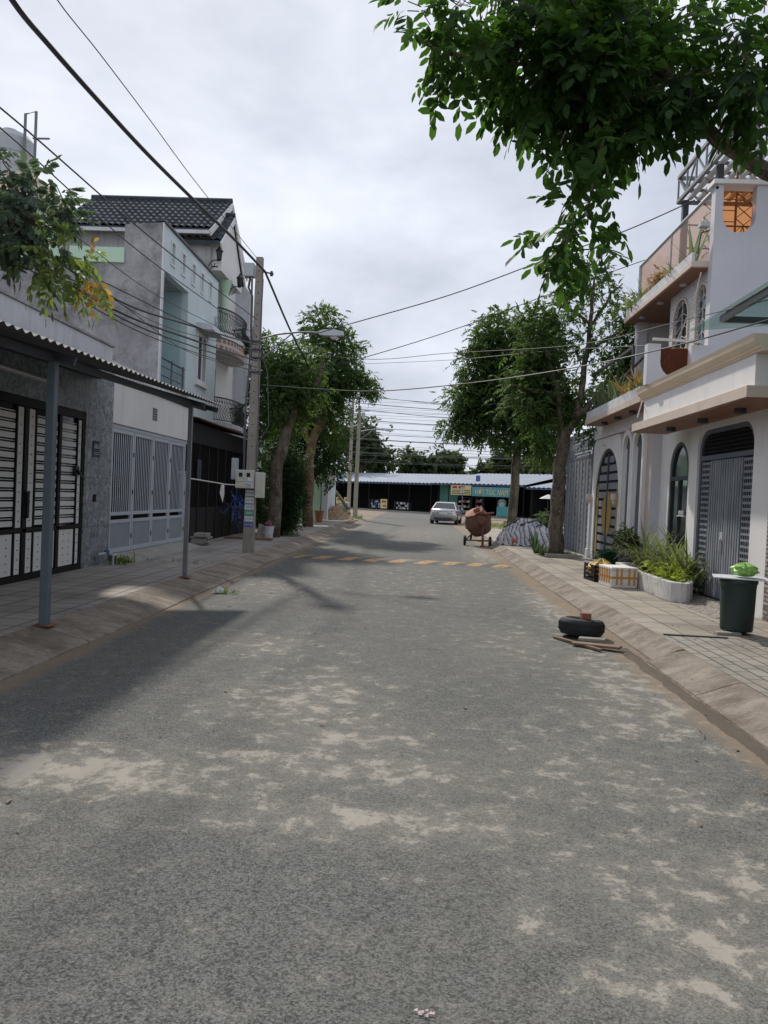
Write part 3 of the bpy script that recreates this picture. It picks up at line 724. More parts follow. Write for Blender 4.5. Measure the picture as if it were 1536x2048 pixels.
b = MB(); b.plate(rect(23.9, 5.02, 25.0, 6.6), [rect(24.02, 5.14, 24.42, 6.48), rect(24.48, 5.14, 24.88, 6.48)], fx(CX+.002, 1), .03); b.box(CX+.002, 23.85, 4.93, CX+.09, 25.05, 5.0); wf = b.build('window', m_white, hC)
b = MB(); b.box(CX-.18, 23.98, 5.1, CX-.14, 24.92, 6.52); b.build('pane', m_glassd, wf)
b = MB(); b.plate([(6.85, 0), (6.80, .5), (6.62, .55), (6.66, 0)], [], lambda z, q, t: (CX+.002+q, 23.75+t, z), 1.45); b.build('window_hood', m_white2, hC)
b = MB(); b.bar((CX+.02, 25.9, 7.3), (CX+1.0, 25.6, 7.1), .03); b.box(CX, 25.8, 7.1, CX+.05, 26.0, 7.5); b.build('wall_bracket', m_lampg, hC)

# ================================================================== HOUSE D (white, balconies, tiled gable roof)
DX = -7.70; D0, D1 = 26.2, 31.1; YM = (D0+D1)/2
hD = thing('balconied_house', 'white three storey house with curved iron balconies and dark tiled gable roof', 'house', (-8, YM, 0))
b = MB(); b.box(-12.6, D0, 0, -7.42, D0+.18, 10.40); b.box(-20, D0, 0, -12.603, D0+.18, 9.3); b.build('side_wall', m_plaster2, hD)
b = MB(); b.plate([(D0+.19, 0), (D1-.01, 0), (D1-.01, 10.2), (YM, 12.0), (D0+.19, 10.2)], [arch(27.0, 28.5, 4.25, 6.15, r=.001), rect(27.2, 7.35, 28.9, 9.1)], fx(DX, -1), .2); b.build('front_wall', m_white, hD)
b = MB(); b.box(-20, D1, 0, DX-.21, D1+.2, 10.2); b.plate([(DX-.2, 0), (-7.13, 0), (-7.13, 9.65), (-7.45, 10.1), (DX-.2, 10.1)], [], lambda a, z, t: (a, D1+t, z), .2); b.build('fin_wall', m_white2, hD)
b = MB(); b.box(DX-.4, 27.0, 4.25, DX-.3, 28.5, 6.15); b.box(DX-.4, 27.2, 7.35, DX-.3, 28.9, 9.1); b.build('glazing', m_glassd, hD)
for y0, y1, z0, z1 in ((27.0, 28.5, 4.25, 6.15), (27.2, 28.9, 7.35, 9.1)):
    b = MB(); ym = (y0+y1)/2; b.plate(rect(y0, z0, y1, z1), [rect(y0+.07, z0+.07, ym-.04, z1-.55), rect(ym+.04, z0+.07, y1-.07, z1-.55), rect(y0+.07, z1-.48, y1-.07, z1-.07)], fx(DX-.18, 1), .06); b.build('door_frame', m_white, hD)
# main roof
ZE, ZR = 10.42, 12.35; xl, xr = -12.7, -7.38
def tiledroof(y0, z0, y1, z1, xa, xb, n, rows):
    b = MB(); A = Vector((xb-xa, 0, 0)); k = n*5; vs = []; fs = []
    for r in range(rows+1):
        for s in ((0,) if r == 0 else ((1,) if r == rows else (1, 0))):
            t = r/rows; base = Vector((xa, y0+(y1-y0)*t, z0+(z1-z0)*t))
            for i in range(k+1):
                ph = abs(math.sin(math.pi*n*i/k)); vs.append(base+A*(i/k)+Vector((0, 0, ph*.075+(.055 if s == 0 and True else .0))))
    m = k+1; L = len(vs)//m
    for r in range(L-1):
        for i in range(k): fs.append((r*m+i, r*m+i+1, (r+1)*m+i+1, (r+1)*m+i))
    b.add(vs, fs)
    b.add([(xa, y0, z0-.08), (xb, y0, z0-.08), (xb, y1, z1-.08), (xa, y1, z1-.08), (xa, y0, z0+.04), (xb, y0, z0+.04), (xb, y1, z1+.04), (xa, y1, z1+.04)], [(0, 3, 2, 1), (0, 1, 5, 4), (1, 2, 6, 5), (2, 3, 7, 6), (3, 0, 4, 7)])
    return b
rf = tiledroof(D0-.35, ZE, YM, ZR, xl, xr, 24, 9); rf2 = tiledroof(D1+.35, ZE, YM, ZR, xl, xr, 24, 9); rf.add(rf2.v, rf2.f)
rf.tube([(xl, YM, ZR+.07), (xr, YM, ZR+.07)], .11, 10)
roof = rf.build('roof', m_tile, hD)
b = MB()
for s, ye in ((1, D0-.38), (-1, D1+.38)): b.bar((xr+.015, ye, ZE-.12), (xr+.015, YM, ZR-.1), .05, .2)
b.build('bargeboard', m_white, roof)
b = MB(); b.box(xl, D0-.42, ZE-.16, xr, D0-.36, ZE-.04); b.build('gutter', m_white2, roof)
# porch gable
p = tiledroof(25.95, 10.05, 27.7, 11.5, -8.6, -7.02, 6, 6); p2 = tiledroof(29.6, 9.6, 27.7, 11.5, -8.6, -7.02, 6, 6); p.add(p2.v, p2.f); p.tube([(-8.6, 27.7, 11.57), (-7.02, 27.7, 11.57)], .09, 10)
pr = p.build('porch_roof', m_tile, hD)
b = MB(); b.bar((-7.0, 25.9, 9.93), (-7.0, 27.7, 11.41), .05, .16); b.bar((-7.0, 29.65, 9.5), (-7.0, 27.7, 11.41), .05, .16); b.build('bargeboard', m_white, pr)
b = MB(); b.plate([(26.35, 9.35), (29.4, 9.35), (29.4, 9.6), (27.7, 11.3), (26.35, 10.2)], [], fx(-7.08, -1), .12); b.box(DX, 26.35, 9.3, -7.205, 26.47, 10.2); b.box(DX, 26.35, 9.2, -7.08, 29.4, 9.345); b.build('porch_gable', m_white, hD)
b = MB(); b.lathe((-7.25, 27.6, 7.15), [(.20, 0), (.20, .1), (.15, .15), (.135, 1.6), (.16, 1.65), (.22, 1.9), (.25, 2.04)], 18); b.build('column', m_mintg, hD, smooth=False)
def balcony(zf, band=False):
    pts = []
    for k in range(17): t = math.pi*k/16; pts.append((DX+.1+.88*math.sin(t)**.8, YM-.3-1.95*math.cos(t)))
    b = MB(); P = [(DX, YM-2.45)]+pts+[(DX, YM+1.45)]
    b.plate([(x, y) for x, y in pts], [], lambda a, c, t: (a, c, zf-.16+t), .16); sb = b.build('balcony', m_white2, hD)
    if band:
        b = MB(); b.plate([(x-.03, y) for x, y in pts], [], lambda a, c, t: (a, c, zf-.62+t), .44); b.build('tile_band', m_redt, sb)
    b = MB()
    for z, r in ((zf+.06, .018), (zf+.84, .026), (zf+.7, .012)): b.tube([(x, y, z) for x, y in pts], r, 6)
    for i in range(len(pts)-1):
        for k in range(3):
            t = k/3; x = pts[i][0]*(1-t)+pts[i+1][0]*t; y = pts[i][1]*(1-t)+pts[i+1][1]*t
            b.tube([(x, y, zf+.06), (x+.05, y+.05, zf+.3), (x-.02, y-.05, zf+.55), (x, y, zf+.84)], .012, 5, False)
    b.build('railing', m_iron, sb); return sb
balcony(7.15, True); balcony(4.05)
def lantern(x, y, z):
    b = MB(); b.tube([(x-.4, y, z-.35), (x-.3, y, z-.1), (x-.15, y, z-.02), (x, y, z-.05)], .018, 6); b.tube([(x-.4, y, z-.35), (x-.22, y, z-.3), (x-.12, y, z-.12)], .012, 6)
    b.lathe((x, y, z), [(.02, -.06), (.07, -.03), (.09, 0), (.12, .26), (.15, .27), (.05, .38), (.02, .45)], 6); return b.build('lantern', m_iron, hD)
lantern(-7.1, 26.1, 9.5); lantern(-6.75, 27.7, 9.05)
pot = thing('balcony_plant', 'leafy plant spilling over the upper iron balcony', 'plant', (-6.5, 29.8, 7.0), 'balcony plants')
crown('f', [(-6.8, 29.4, 7.3, .25, .7, .45, 90)], m_leafd, pot, .25, name2='foliage')
b = MB(); b.lathe((-7.1, 29.4, 7.155), [(.1, 0), (.15, .25), (.13, .25), (.12, .2)], 12); b.build('pot', m_rust, pot)
pot = thing('balcony_plant', 'sparse plant leaning out from the lower iron balcony', 'plant', (-6.4, 29.6, 4.1), 'balcony plants')
crown('f', [(-6.85, 29.4, 4.6, .25, .6, .4, 60)], m_leafd, pot, .25, name2='foliage')
b = MB(); b.lathe((-7.1, 29.4, 4.055), [(.1, 0), (.15, .25), (.13, .25), (.12, .2)], 12); b.build('pot', m_rust, pot)

# shed before C and D; near-black front and back hold its painted shade
sh = thing('dark_shed', 'shed with its shade put into a near-black front, rusty sheet roof, beside the utility pole', 'shed', (-6.3, 24, .15))
b = MB(); corr(b, (-7.1, 20.55, 3.78), (0, 7.2, 0), (1.15, 0, -.2), 42, .02); b.build('roof_sheet', m_corrd, sh)
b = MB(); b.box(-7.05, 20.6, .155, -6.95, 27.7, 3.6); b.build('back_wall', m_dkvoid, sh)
b = MB(); b.box(-6.3, 20.6, 2.95, -6.2, 27.7, 3.5); b.box(-6.95, 27.6, .155, -6.2, 27.7, 3.5); b.box(-6.95, 20.5, .155, -6.2, 20.6, 3.5)
for i in range(8): b.box(-6.3, 20.6+i*1.0, .155, -6.22, 20.68+i*1.0, 2.95)
b.build('frame', m_dkvoid, sh)
b = MB()
for i in range(60): b.box(-6.27, 20.7+i*.115, .2, -6.25, 20.72+i*.115, 2.95)
for i in range(7): b.box(-6.29, 20.7+i*1.0, .16, -6.24, 21.55+i*1.0, 1.15)
b.build('bars', m_blk, sh)
b = MB(); b.box(-6.19, 21.3, 1.9, -6.18, 21.7, 2.5); b.build('notice', m_bluesign, sh)

# stacked slabs, net
st = thing('slab_stack', 'stack of broken concrete slabs leaning by the white house gate', 'slabs', (-5.85, 20.6, .15))
z = .152
for i in range(7):
    b = MB(); h = random.uniform(.035, .06); dx, dy = random.uniform(-.06, .06), random.uniform(-.08, .08); b.cbox((-5.8+dx, 20.75+dy, z+h/2), (.42+random.uniform(-.1, .08), .45, h)); b.build('slab', m_conc, st, bevel=.006); z += h+.004
b = MB(); rr = np.random.default_rng(3)
for i in range(46):
    p = np.array([-5.35, 22.6, 1.15])+rr.normal(0, 1, 3)*[.13, .2, .22]; q = p+rr.normal(0, 1, 3)*[.1, .12, .2]; b.tube([p, (p+q)/2+rr.normal(0, .04, 3), q], .012, 5, False)
b.tube([(-5.35, 22.6, 1.9), (-5.35, 22.6, 1.3)], .01, 5)
tag(b.build('fishing_net', m_blueclo), 'tangled blue net hanging in the dark shed behind the pole', 'net')
# plumbing and weeds at the corner between houses
wp = thing('water_meter_pipes', 'grey plastic pipes and blue water meter at foot of granite wall', 'pipes', (-5.8, 14.6, .15))
b = MB(); b.tube([(-5.9, 14.1, .38), (-5.88, 14.5, .38), (-5.85, 14.8, .30)], .022, 8); b.tube([(-5.75, 14.45, .16), (-5.75, 14.45, .34), (-5.8, 14.75, .34), (-5.8, 14.75, .16)], .02, 8); b.build('pipe', m_pipe, wp)
b = MB(); b.lathe((-5.88, 14.45, .36), [(.05, 0), (.055, .07), (.03, .09)], 12); b.build('meter', m_blue, wp)
o = blades('weeds', m_grass, None, -5.75, 14.9, .15, .35, .6, 70, .26, .02, 1.0, .9, 5); tag(o, 'green weeds growing at the foot of the granite wall', 'weeds', kind='stuff')
o = blades('weeds', m_grass, None, -4.9, 15.6, .15, 1.5, .5, 60, .10, .012, 1.2, .9, 6); tag(o, 'thin weeds in the joints of the left paving', 'weeds', kind='stuff')
# green bin at the left edge
gb = thing('waste_bin', 'green plastic bin cut by the left edge before the gate', 'bin', (-5.5, 9.0, .15))
b = MB(); b.add([(x-.20, y-.12, z) for x, y, z in ((-5.62, 9.2, .152), (-5.22, 9.2, .152), (-5.22, 9.62, .152), (-5.62, 9.62, .152), (-5.7, 9.12, .75), (-5.14, 9.12, .75), (-5.14, 9.7, .75), (-5.7, 9.7, .75))], [(0, 3, 2, 1), (0, 1, 5, 4), (1, 2, 6, 5), (2, 3, 7, 6), (3, 0, 4, 7)]); b.build('tub', m_bin, gb, bevel=.01)
b = MB(); b.box(-5.94, 8.96, .753, -5.30, 9.62, .79); b.build('lid', m_bin, gb, bevel=.01)

# ================================================================== house with tank beyond (far left)
hT = thing('cream_tower_house', 'tall cream house top with mint wall rising behind leaves at far left', 'house', (-17, 31, 0))
b = MB(); b.box(-24, 31, 0, -16.4, 39, 13.2); b.build('wall', m_mintg, hT)
b = MB(); b.box(-24.3, 30.7, 13.203, -16.1, 39.3, 13.5); b.box(-24.2, 30.8, 13.5, -16.2, 39.2, 14.2); b.build('cornice', m_cream, hT)
wt = thing('water_tank', 'round stainless steel water tank on the cream house roof', 'water tank', (-17.9, 32.2, 14.2))
b = MB(); b.lathe((-17.9, 32.2, 14.22), [(.95, 0), (1.0, .1), (1.0, .5), (1.03, .53), (1.0, .56), (1.0, 1.1), (1.03, 1.13), (1.0, 1.16), (1.0, 1.75), (.8, 2.0), (.3, 2.15), (.3, 2.25), (0, 2.28)], 28); b.build('drum', m_lampg, wt, smooth=False)
b = MB(); b.tube([(-16.95, 31.6, 14.2), (-16.95, 31.6, 16.9), (-16.5, 31.6, 17.0), (-16.5, 31.6, 14.2)], .06, 8); b.tube([(-16.6, 31.6, 15.9), (-15.9, 31.6, 15.9)], .04, 6); b.build('pipe', m_post2, wt)

# ================================================================== UTILITY POLE (near)
PX, PY = -4.14, 18.97
def pole(name, label, x, y, h, w0=.27, w1=.17, lean=(0, 0), holes=True, mat=None):
    t = thing(name, label, 'utility pole', (x, y, .1), 'utility poles along the left kerb')
    b = MB(); hh = h; vs = []
    for z, w in ((.1, w0), (h, w1)):
        lx, ly = lean[0]*(z/h), lean[1]*(z/h)
        vs += [(x-w/2+lx, y-w/2*.8+ly, z), (x+w/2+lx, y-w/2*.8+ly, z), (x+w/2+lx, y+w/2*.8+ly, z), (x-w/2+lx, y+w/2*.8+ly, z)]
    b.add(vs, [(0, 3, 2, 1), (4, 5, 6, 7), (0, 1, 5, 4), (1, 2, 6, 5), (2, 3, 7, 6), (3, 0, 4, 7)]); b.build('shaft', mat or m_concp, t, bevel=.015)
    if holes:
        b = MB(); z = h-.35
        while z > 2.6:
            wz = w0+(w1-w0)*(z/h); b.lathe((x, y-wz*.4-.004, z), [(.016, 0), (.016, .01)], 10, 'y'); z -= .27
        b.build('bolt_hole', m_dkvoid, t)['kind'] = 'stuff'
    return t
P1 = pole('utility_pole', 'near square concrete utility pole plastered with stickers and meter boxes', PX, PY, 7.45)
def lamp(t, x, y, z, L, tip, r=.024):
    b = MB(); b.tube([(x, y, z), (x+L*.3, y, z+.13), (x+L*.65, y, z+.2), (x+L, y, z+.2)], r, 8); b.tube([(x, y, z-.55), (x+L*.52, y, z+.15)], r*.7, 8); b.build('lamp_arm', m_post2, t)
    b = MB(); a = x+L-.05; vs = []
    for k, (q, w, h0, h1) in enumerate(((0, .05, .15, .24), (.12, .11, .12, .27), (.4, .14, .11, .28), (.62, .08, .14, .24))): vs += [(a+q, y-w, z+h0), (a+q, y+w, z+h0), (a+q, y+w*.6, z+h1), (a+q, y-w*.6, z+h1)]
    fs = [(0, 1, 2, 3), (12, 15, 14, 13)]
    for k in range(3):
        o = k*4
        for i in range(4): j = (i+1) % 4; fs.append((o+i, o+4+i, o+4+j, o+j))
    b.add(vs, fs); hd = b.build('lamp_head', m_lampg, t, bevel=.01)
    b = MB(); b.lathe((a+.38, y, z+.125), [(.1, 0), (.09, -.04), (.05, -.075), (0, -.09)], 14); b.build('lens', m_lens, hd, smooth=True)
lamp(P1, PX+.08, PY, 5.45, 1.5, 0)
b = MB(); b.box(PX-.36, PY-.14, 6.95, PX-.12, PY+.1, 7.28); b.build('junction_box', m_lampg, P1, bevel=.01)
b = MB(); b.box(PX-.32, PY-.32, 1.74, PX+.12, PY-.13, 2.19); mb_ = b.build('meter_box', m_meter, P1, bevel=.012)
b = MB(); b.box(PX-.24, PY-.326, 2.02, PX-.15, PY-.321, 2.12); b.box(PX-.05, PY-.326, 2.02, PX+.04, PY-.321, 2.12); b.build('meter_window', m_glassd, mb_)
b = MB(); b.box(PX-.26, PY-.326, 1.77, PX-.13, PY-.3215, 1.87); b.build('sticker', m_yel, mb_)
b = MB(); b.box(PX-.12, PY-.325, 1.765, PX+.10, PY-.3212, 1.88); b.box(PX-.02, PY-.325, 1.91, PX+.09, PY-.3212, 2.0); b.build('paper_label', m_paper, mb_)
text('0946', 'lettering', m_blue, mb_, .095, frame_m((PX-.01, PY-.3275, 1.82), (1, 0, 0), (0, 0, 1)))
b = MB(); b.box(PX-.31, PY-.324, 1.895, PX+.11, PY-.3205, 1.90); b.build('lid_seam', m_steeld, mb_)
b = MB(); b.box(PX+.135, PY-.2, 1.52, PX+.33, PY+.12, 2.15); b.build('meter_box', m_meter, P1, bevel=.012)
b = MB(); b.box(PX-.50, PY-.05, 1.95, PX-.36, PY+.14, 2.48); b.build('switch_box', m_lampg, P1, bevel=.01)
w = .26
for i, (z0, z1, mt, tx) in enumerate(((1.56, 1.70, m_paper, 'KHOAN'), (1.38, 1.52, m_paper, 'CAT BE'), (1.22, 1.34, m_paper, '0978'), (1.07, 1.20, m_greenp, '0909'), (.93, 1.05, m_paper, 'KHOAN'), (.79, .91, m_blue, 'CAT BE'))):
    yy = PY-.27*.4-.004
    b = MB(); b.box(PX-w/2+.02, yy, z0, PX+w/2-.02, yy+.01, z1); s = b.build('sticker', mt, P1)
    text(tx, 'lettering', m_blue if mt is m_paper else m_paper, s, .062 if len(tx) > 4 else .085, frame_m((PX, yy-.003, (z0+z1)/2), (1, 0, 0), (0, 0, 1)), .001)
b = MB()
for dx, dy in ((-.18, -.05), (-.14, -.12), (.12, -.1), (-.10, .12)):
    b.tube([(PX+dx*1.1, PY+dy, 2.1), (PX+dx*1.2, PY+dy-.03, 3.6), (PX+dx*.8, PY+dy, 5.1), (PX+dx*1.0, PY+dy, 6.9)], .014, 6)
b.tube([(PX-.22, PY, 7.0), (PX-.26, PY, 6.7), (PX-.16, PY, 6.5), (PX-.14, PY, 5.3)], .03, 6); b.tube([(PX+.14, PY-.1, 2.1), (PX+.18, PY-.1, 2.9), (PX+.4, PY-.1, 3.3), (PX+.32, PY-.1, 4.6), (PX+.1, PY, 5.2)], .01, 6)
b.build('riser_cable', m_cablel, P1)
b = MB()
for z in (4.6, 4.95, 5.15, 5.35): b.lathe((PX, PY, z), [(.145, 0), (.145, .035)], 10)
b.tube([(PX+.1, PY, 7.1), (PX+.35, PY, 7.05)], .02, 6); b.lathe((PX+.3, PY, 7.0), [(.035, 0), (.045, .06), (.03, .12)], 8); b.build('clamp', m_steeld, P1)

P2 = pole('utility_pole', 'distant square concrete pole with street lamp at the far left corner', -4.2, 52.4, 7.75, .30, .22, mat=m_concp)
lamp(P2, -4.1, 52.4, 6.0, 1.7, 0, .04); b = MB(); b.box(-4.0, 52.2, 6.9, -3.8, 52.4, 7.3); b.tube([(-4.2, 52.4, 7.4), (-3.5, 52.4, 7.45)], .05, 6); b.build('junction_box', m_lampg, P2)
P3 = pole('utility_pole', 'farthest slim concrete pole standing behind the lamp pole', -4.95, 55.5, 9.0, .28, .18)
b = MB(); b.box(-5.2, 55.4, 8.6, -4.3, 55.5, 8.7); b.tube([(-4.4, 55.45, 8.7), (-4.4, 55.45, 8.95)], .04, 6); b.build('crossarm', m_steeld, P3)

# clothes line
b = MB(); b.tube([(-3.95, 13.1, 1.86), (-4.02, 16, 1.80), (PX, PY, 1.80)], .012, 6); cl = tag(b.build('clothes_line', m_pipe), 'pale cord tied from the grey post to the pole', 'cord')
b = MB(); b.add([(-4.02, 15.6, 1.80), (-4.02, 15.85, 1.80), (-4.0, 15.8, 1.6), (-4.0, 15.7, 1.42), (-4.05, 15.62, 1.62), (-3.98, 15.7, 1.7)], [(0, 1, 5), (1, 2, 5), (2, 3, 5), (3, 4, 5), (4, 0, 5)])
tag(b.build('rag', m_paper), 'small pale rag hanging on the cord by the pole', 'rag')

# ================================================================== LEFT, further on
bk = thing('paint_bucket', 'white bucket full of rubbish below the left tree', 'bucket', (-4.85, 25.2, .15))
b = MB(); b.lathe((-4.85, 25.2, .153), [(.13, 0), (.17, .36), (.18, .36), (.18, .39), (.165, .39), (.15, .3)], 18); b.build('tub', m_white2, bk)
b = MB(); rr = np.random.default_rng(9)
for i in range(9): b.cbox(np.array([-4.85, 25.2, .56])+rr.normal(0, .06, 3), (.1, .1, .06))
b.build('rubbish', m_pinkc, bk)
b = MB(); b.add([(-5.2, 25.0, .155), (-5.05, 25.2, .155), (-5.0, 25.25, .56), (-5.15, 25.05, .62), (-5.22, 25.03, .155), (-5.07, 25.23, .155), (-5.02, 25.28, .56), (-5.17, 25.08, .62)], [(0, 1, 2, 3), (4, 7, 6, 5), (0, 4, 5, 1), (1, 5, 6, 2), (2, 6, 7, 3), (3, 7, 4, 0)])
tag(b.build('slab', m_conc), 'pale slab leaning beside the white bucket', 'slab')
b = MB(); b.box(-6.0, 23.9, .152, -4.5, 24.2, .22); tag(b.build('timber_board', m_woodp, bevel=.01), 'dark timber board lying before the left tree', 'board')

def tree(name, label, base, paths, blobs, leafm=None, barkm=None, L=.3, group=None, **k):
    t = thing(name, label, 'tree', base, group)
    limbs(MB(), paths).build('trunk', barkm or m_bark, t, smooth=True)
    crown('crown', blobs, leafm or m_leaf, t, L, **k); return t
GT = 'street trees along the kerbs'
# L1 at 26 m
tree('street_tree', 'left street tree with pale scarred trunk behind the near pole', (-4.85, 25.9, .15),
     [([(-4.85, 25.9, .1), (-4.8, 26, 2.2), (-4.6, 26, 3.6), (-4.3, 26.1, 4.7)], .25, .16), ([(-4.5, 26, 4.0), (-4.9, 26.2, 5.2), (-5.2, 26.2, 6.3)], .11, .04), ([(-4.3, 26, 4.6), (-3.6, 26, 5.5), (-3.3, 26, 6.4)], .11, .04), ([(-4.3, 26.1, 4.6), (-4.2, 26.6, 6.2)], .09, .03)],
     [(-5.0, 26.2, 6.3, .95, 1.3, .8, 330), (-4.1, 26.3, 6.1, .9, 1.2, .7, 300), (-5.2, 26.6, 5.2, .9, 1.2, .8, 300), (-3.9, 26.5, 5.1, .8, 1.1, .7, 260), (-4.8, 27, 4.2, .9, 1.1, .8, 260), (-4.9, 25.2, 4.7, .7, .5, .7, 230), (-4.2, 25.4, 5.3, .7, .5, .6, 200)], L=.28, group=GT)
# L2 at 34 m
tree('street_tree', 'taller left street tree with reddish forked trunk beyond the hedge', (-4.95, 35, .15),
     [([(-4.95, 35, .1), (-5.05, 35, 3.0), (-4.9, 35, 4.2), (-4.2, 35, 5.6)], .26, .17), ([(-5.0, 35, 3.9), (-5.5, 35.3, 5.4), (-5.6, 35.4, 6.6)], .13, .05), ([(-4.2, 35, 5.5), (-4.7, 35, 7.6), (-4.3, 35, 9)], .13, .04), ([(-4.2, 35, 5.5), (-3.2, 35, 6.6)], .12, .04)],
     [(-4.7, 35, 9.3, 1.05, 1.4, .95, 420), (-3.8, 35, 8.3, 1.25, 1.5, 1.1, 480), (-5.3, 35.2, 7.6, 1.1, 1.5, 1.1, 400), (-3.5, 35, 6.9, 1.5, 1.5, .8, 480), (-2.6, 35, 6.5, .85, 1.2, .55, 220), (-4.4, 35, 6.0, 1.4, 1.5, .9, 400), (-4.0, 36, 4.7, .9, 1.2, .9, 230), (-4.5, 34, 5.8, 1.0, .8, .8, 260), (-3.6, 33.8, 6.9, .9, .7, .7, 220)], barkm=m_barkr, L=.32, group=GT)
tree('dark_tree', 'dense dark tree filling the gap behind the two left street trees', (-7, 38, .1),
     [([(-7, 38, 0), (-7, 38, 4)], .25, .15)],
     [(-7.6, 38, 6.8, 2.2, 2, 1.8, 700), (-5.2, 38.5, 5.6, 1.8, 2, 1.6, 600), (-7, 38, 4.4, 2.4, 2, 1.6, 600), (-4.6, 38.5, 3.4, 1.1, 1.6, 1.2, 260), (-8.8, 37, 9.0, 1.2, 1.5, 1.0, 150), (-6.6, 34, 1.6, 1.0, 2, 1.6, 700), (-5.9, 36, 2.6, .8, 1.5, 1.2, 420)], leafm=m_leafd, L=.42)
# hedge-like shrub by the kerb
t = thing('tall_shrub', 'tall dark green shrub overhanging the left kerb beside the bucket', 'shrub', (-4.9, 28.3, .15))
limbs(MB(), [([(-4.9, 28.3, .1), (-4.8, 28.3, 2.6)], .08, .03), ([(-4.9, 28.6, .1), (-5.2, 28.8, 2.8)], .07, .03)]).build('stem', m_bark, t)
crown('f', [(-4.95, 28.0, 1.0, .8, 1.2, 1.0, 1100), (-4.8, 28.0, 2.2, .75, 1.1, .9, 900), (-5.1, 28.2, 3.2, .6, .9, .7, 500), (-4.3, 27.6, 1.5, .45, .6, .6, 320), (-4.7, 27.2, .6, .5, .6, .45, 420), (-4.45, 28.4, 2.6, .5, .7, .6, 260)], m_leafd, t, .19, 3, name2='foliage')
o = blades('ground_cover', m_blades, None, -4.35, 26.9, .15, .5, 1.3, 90, .3, .025, 1.3, .9, 12); tag(o, 'low tufts at the kerb below the tall dark shrub', 'ground cover', kind='stuff')

hG = thing('small_white_house', 'small white house with curved green awning beyond the shrub', 'house', (-6.5, 44, 0))
b = MB(); b.box(-12, 42.5, 0, -5.35, 50, 3.6); b.box(-12, 42.3, 3.6, -5.9, 50, 5.1); b.build('wall', m_mintg, hG)
b = MB(); b.box(-5.30, 42.4, .15, -4.95, 42.8, 3.2); b.box(-5.3, 42.81, .15, -5.2, 48, 3.2); b.build('pillar', m_white2, hG)
b = MB(); n = 8; vs = []
for j in range(31):
    y = 41.5+j*.22; dz = .02*(j % 2)
    for k in range(n+1): t = k/n; vs.append((-5.9+1.5*t, y, 3.62-.62*t**2.0+dz))
for j in range(30):
    pass
b.add(vs, [(j*(n+1)+k, j*(n+1)+k+1, (j+1)*(n+1)+k+1, (j+1)*(n+1)+k) for j in range(30) for k in range(n)]); ag = b.build('awning', m_mintg, hG)
b = MB(); b.bar((-5.9, 41.5, 3.1), (-4.4, 41.5, 3.02), .05); b.bar((-5.9, 48, 3.1), (-4.4, 48, 3.02), .05); b.build('bracket', m_steeld, ag)
b = MB(); b.box(-6.2, 42.25, 3.3, -5.5, 42.29, 4.9); bn = b.build('banner', m_paper, hG)
b = MB(); b.box(-6.1, 42.235, 3.5, -5.9, 42.248, 4.7); b.box(-5.8, 42.235, 3.5, -5.65, 42.248, 4.7); b.build('print', m_blue, bn)

mo = MB(); rr = np.random.default_rng(5); n = 22; vs = []; fs = []
for j in range(n+1):
    for i in range(n+1):
        x = -1+2*i/n; y = -1+2*j/n; r = math.hypot(x, y); z = max(0, 1-r**1.4)*(1+.05*rr.normal()+.2*math.sin(5*x+2)*math.cos(4*y))+.06*math.sin(9*x+6*y)*max(0, 1-r)+.10*rr.normal()*max(0, 1-r)**.5; vs.append((-4.85+x*1.15, 46+y*3.2, .14+max(0, z)*.78))
mo.add(vs, [(j*(n+1)+i, j*(n+1)+i+1, (j+1)*(n+1)+i+1, (j+1)*(n+1)+i) for j in range(n) for i in range(n)])
tag(mo.build('soil_mound', m_sandy), 'heap of brown soil on the pavement near the far pole', 'soil heap', kind=None)
b = MB(); b.tube([(-5.2, 41.5, .25), (-4.6, 42.2, .2), (-4.1, 43.0, .19), (-3.9, 45, .2)], .05, 8); tag(b.build('white_pipe', m_pipe), 'white plastic pipe lying in front of the soil heap', 'pipe')
b = MB(); b.lathe((-5.15, 40.6, .152), [(.16, 0), (.24, .55), (.27, .56), (.27, .63), (.2, .6)], 14); tag(b.build('clay_pot', m_rusto), 'red clay pot in front of the white pillar', 'pot')
bs = thing('building_timbers', 'leaning timber props and small trestle beside the lamp pole', 'timbers', (-4.6, 50, .15))
b = MB(); b.bar((-5.6, 50, .2), (-5.9, 50.3, 2.4), .12); b.bar((-4.4, 49.6, .75), (-5.4, 50.2, 1.9), .16); b.build('prop', m_timber, bs)
b = MB(); b.box(-5.0, 49.8, .55, -4.45, 50.4, 1.2); b.build('cement_bag', m_white2, bs, bevel=.05)
b = MB(); b.box(-5.0, 49.5, .35, -4.3, 50.2, .52); b.bar((-4.9, 49.5, .15), (-4.35, 49.6, .9), .05); b.bar((-4.35, 49.5, .15), (-4.9, 49.6, .9), .05); b.build('trestle', m_timber, bs)
o = blades('grass_tufts', m_grass, None, -3.9, 51, .15, .5, 3.5, 120, .3, .03, 1.2, .8, 22); tag(o, 'grass tufts at the far end of the left kerb', 'grass', kind='stuff')

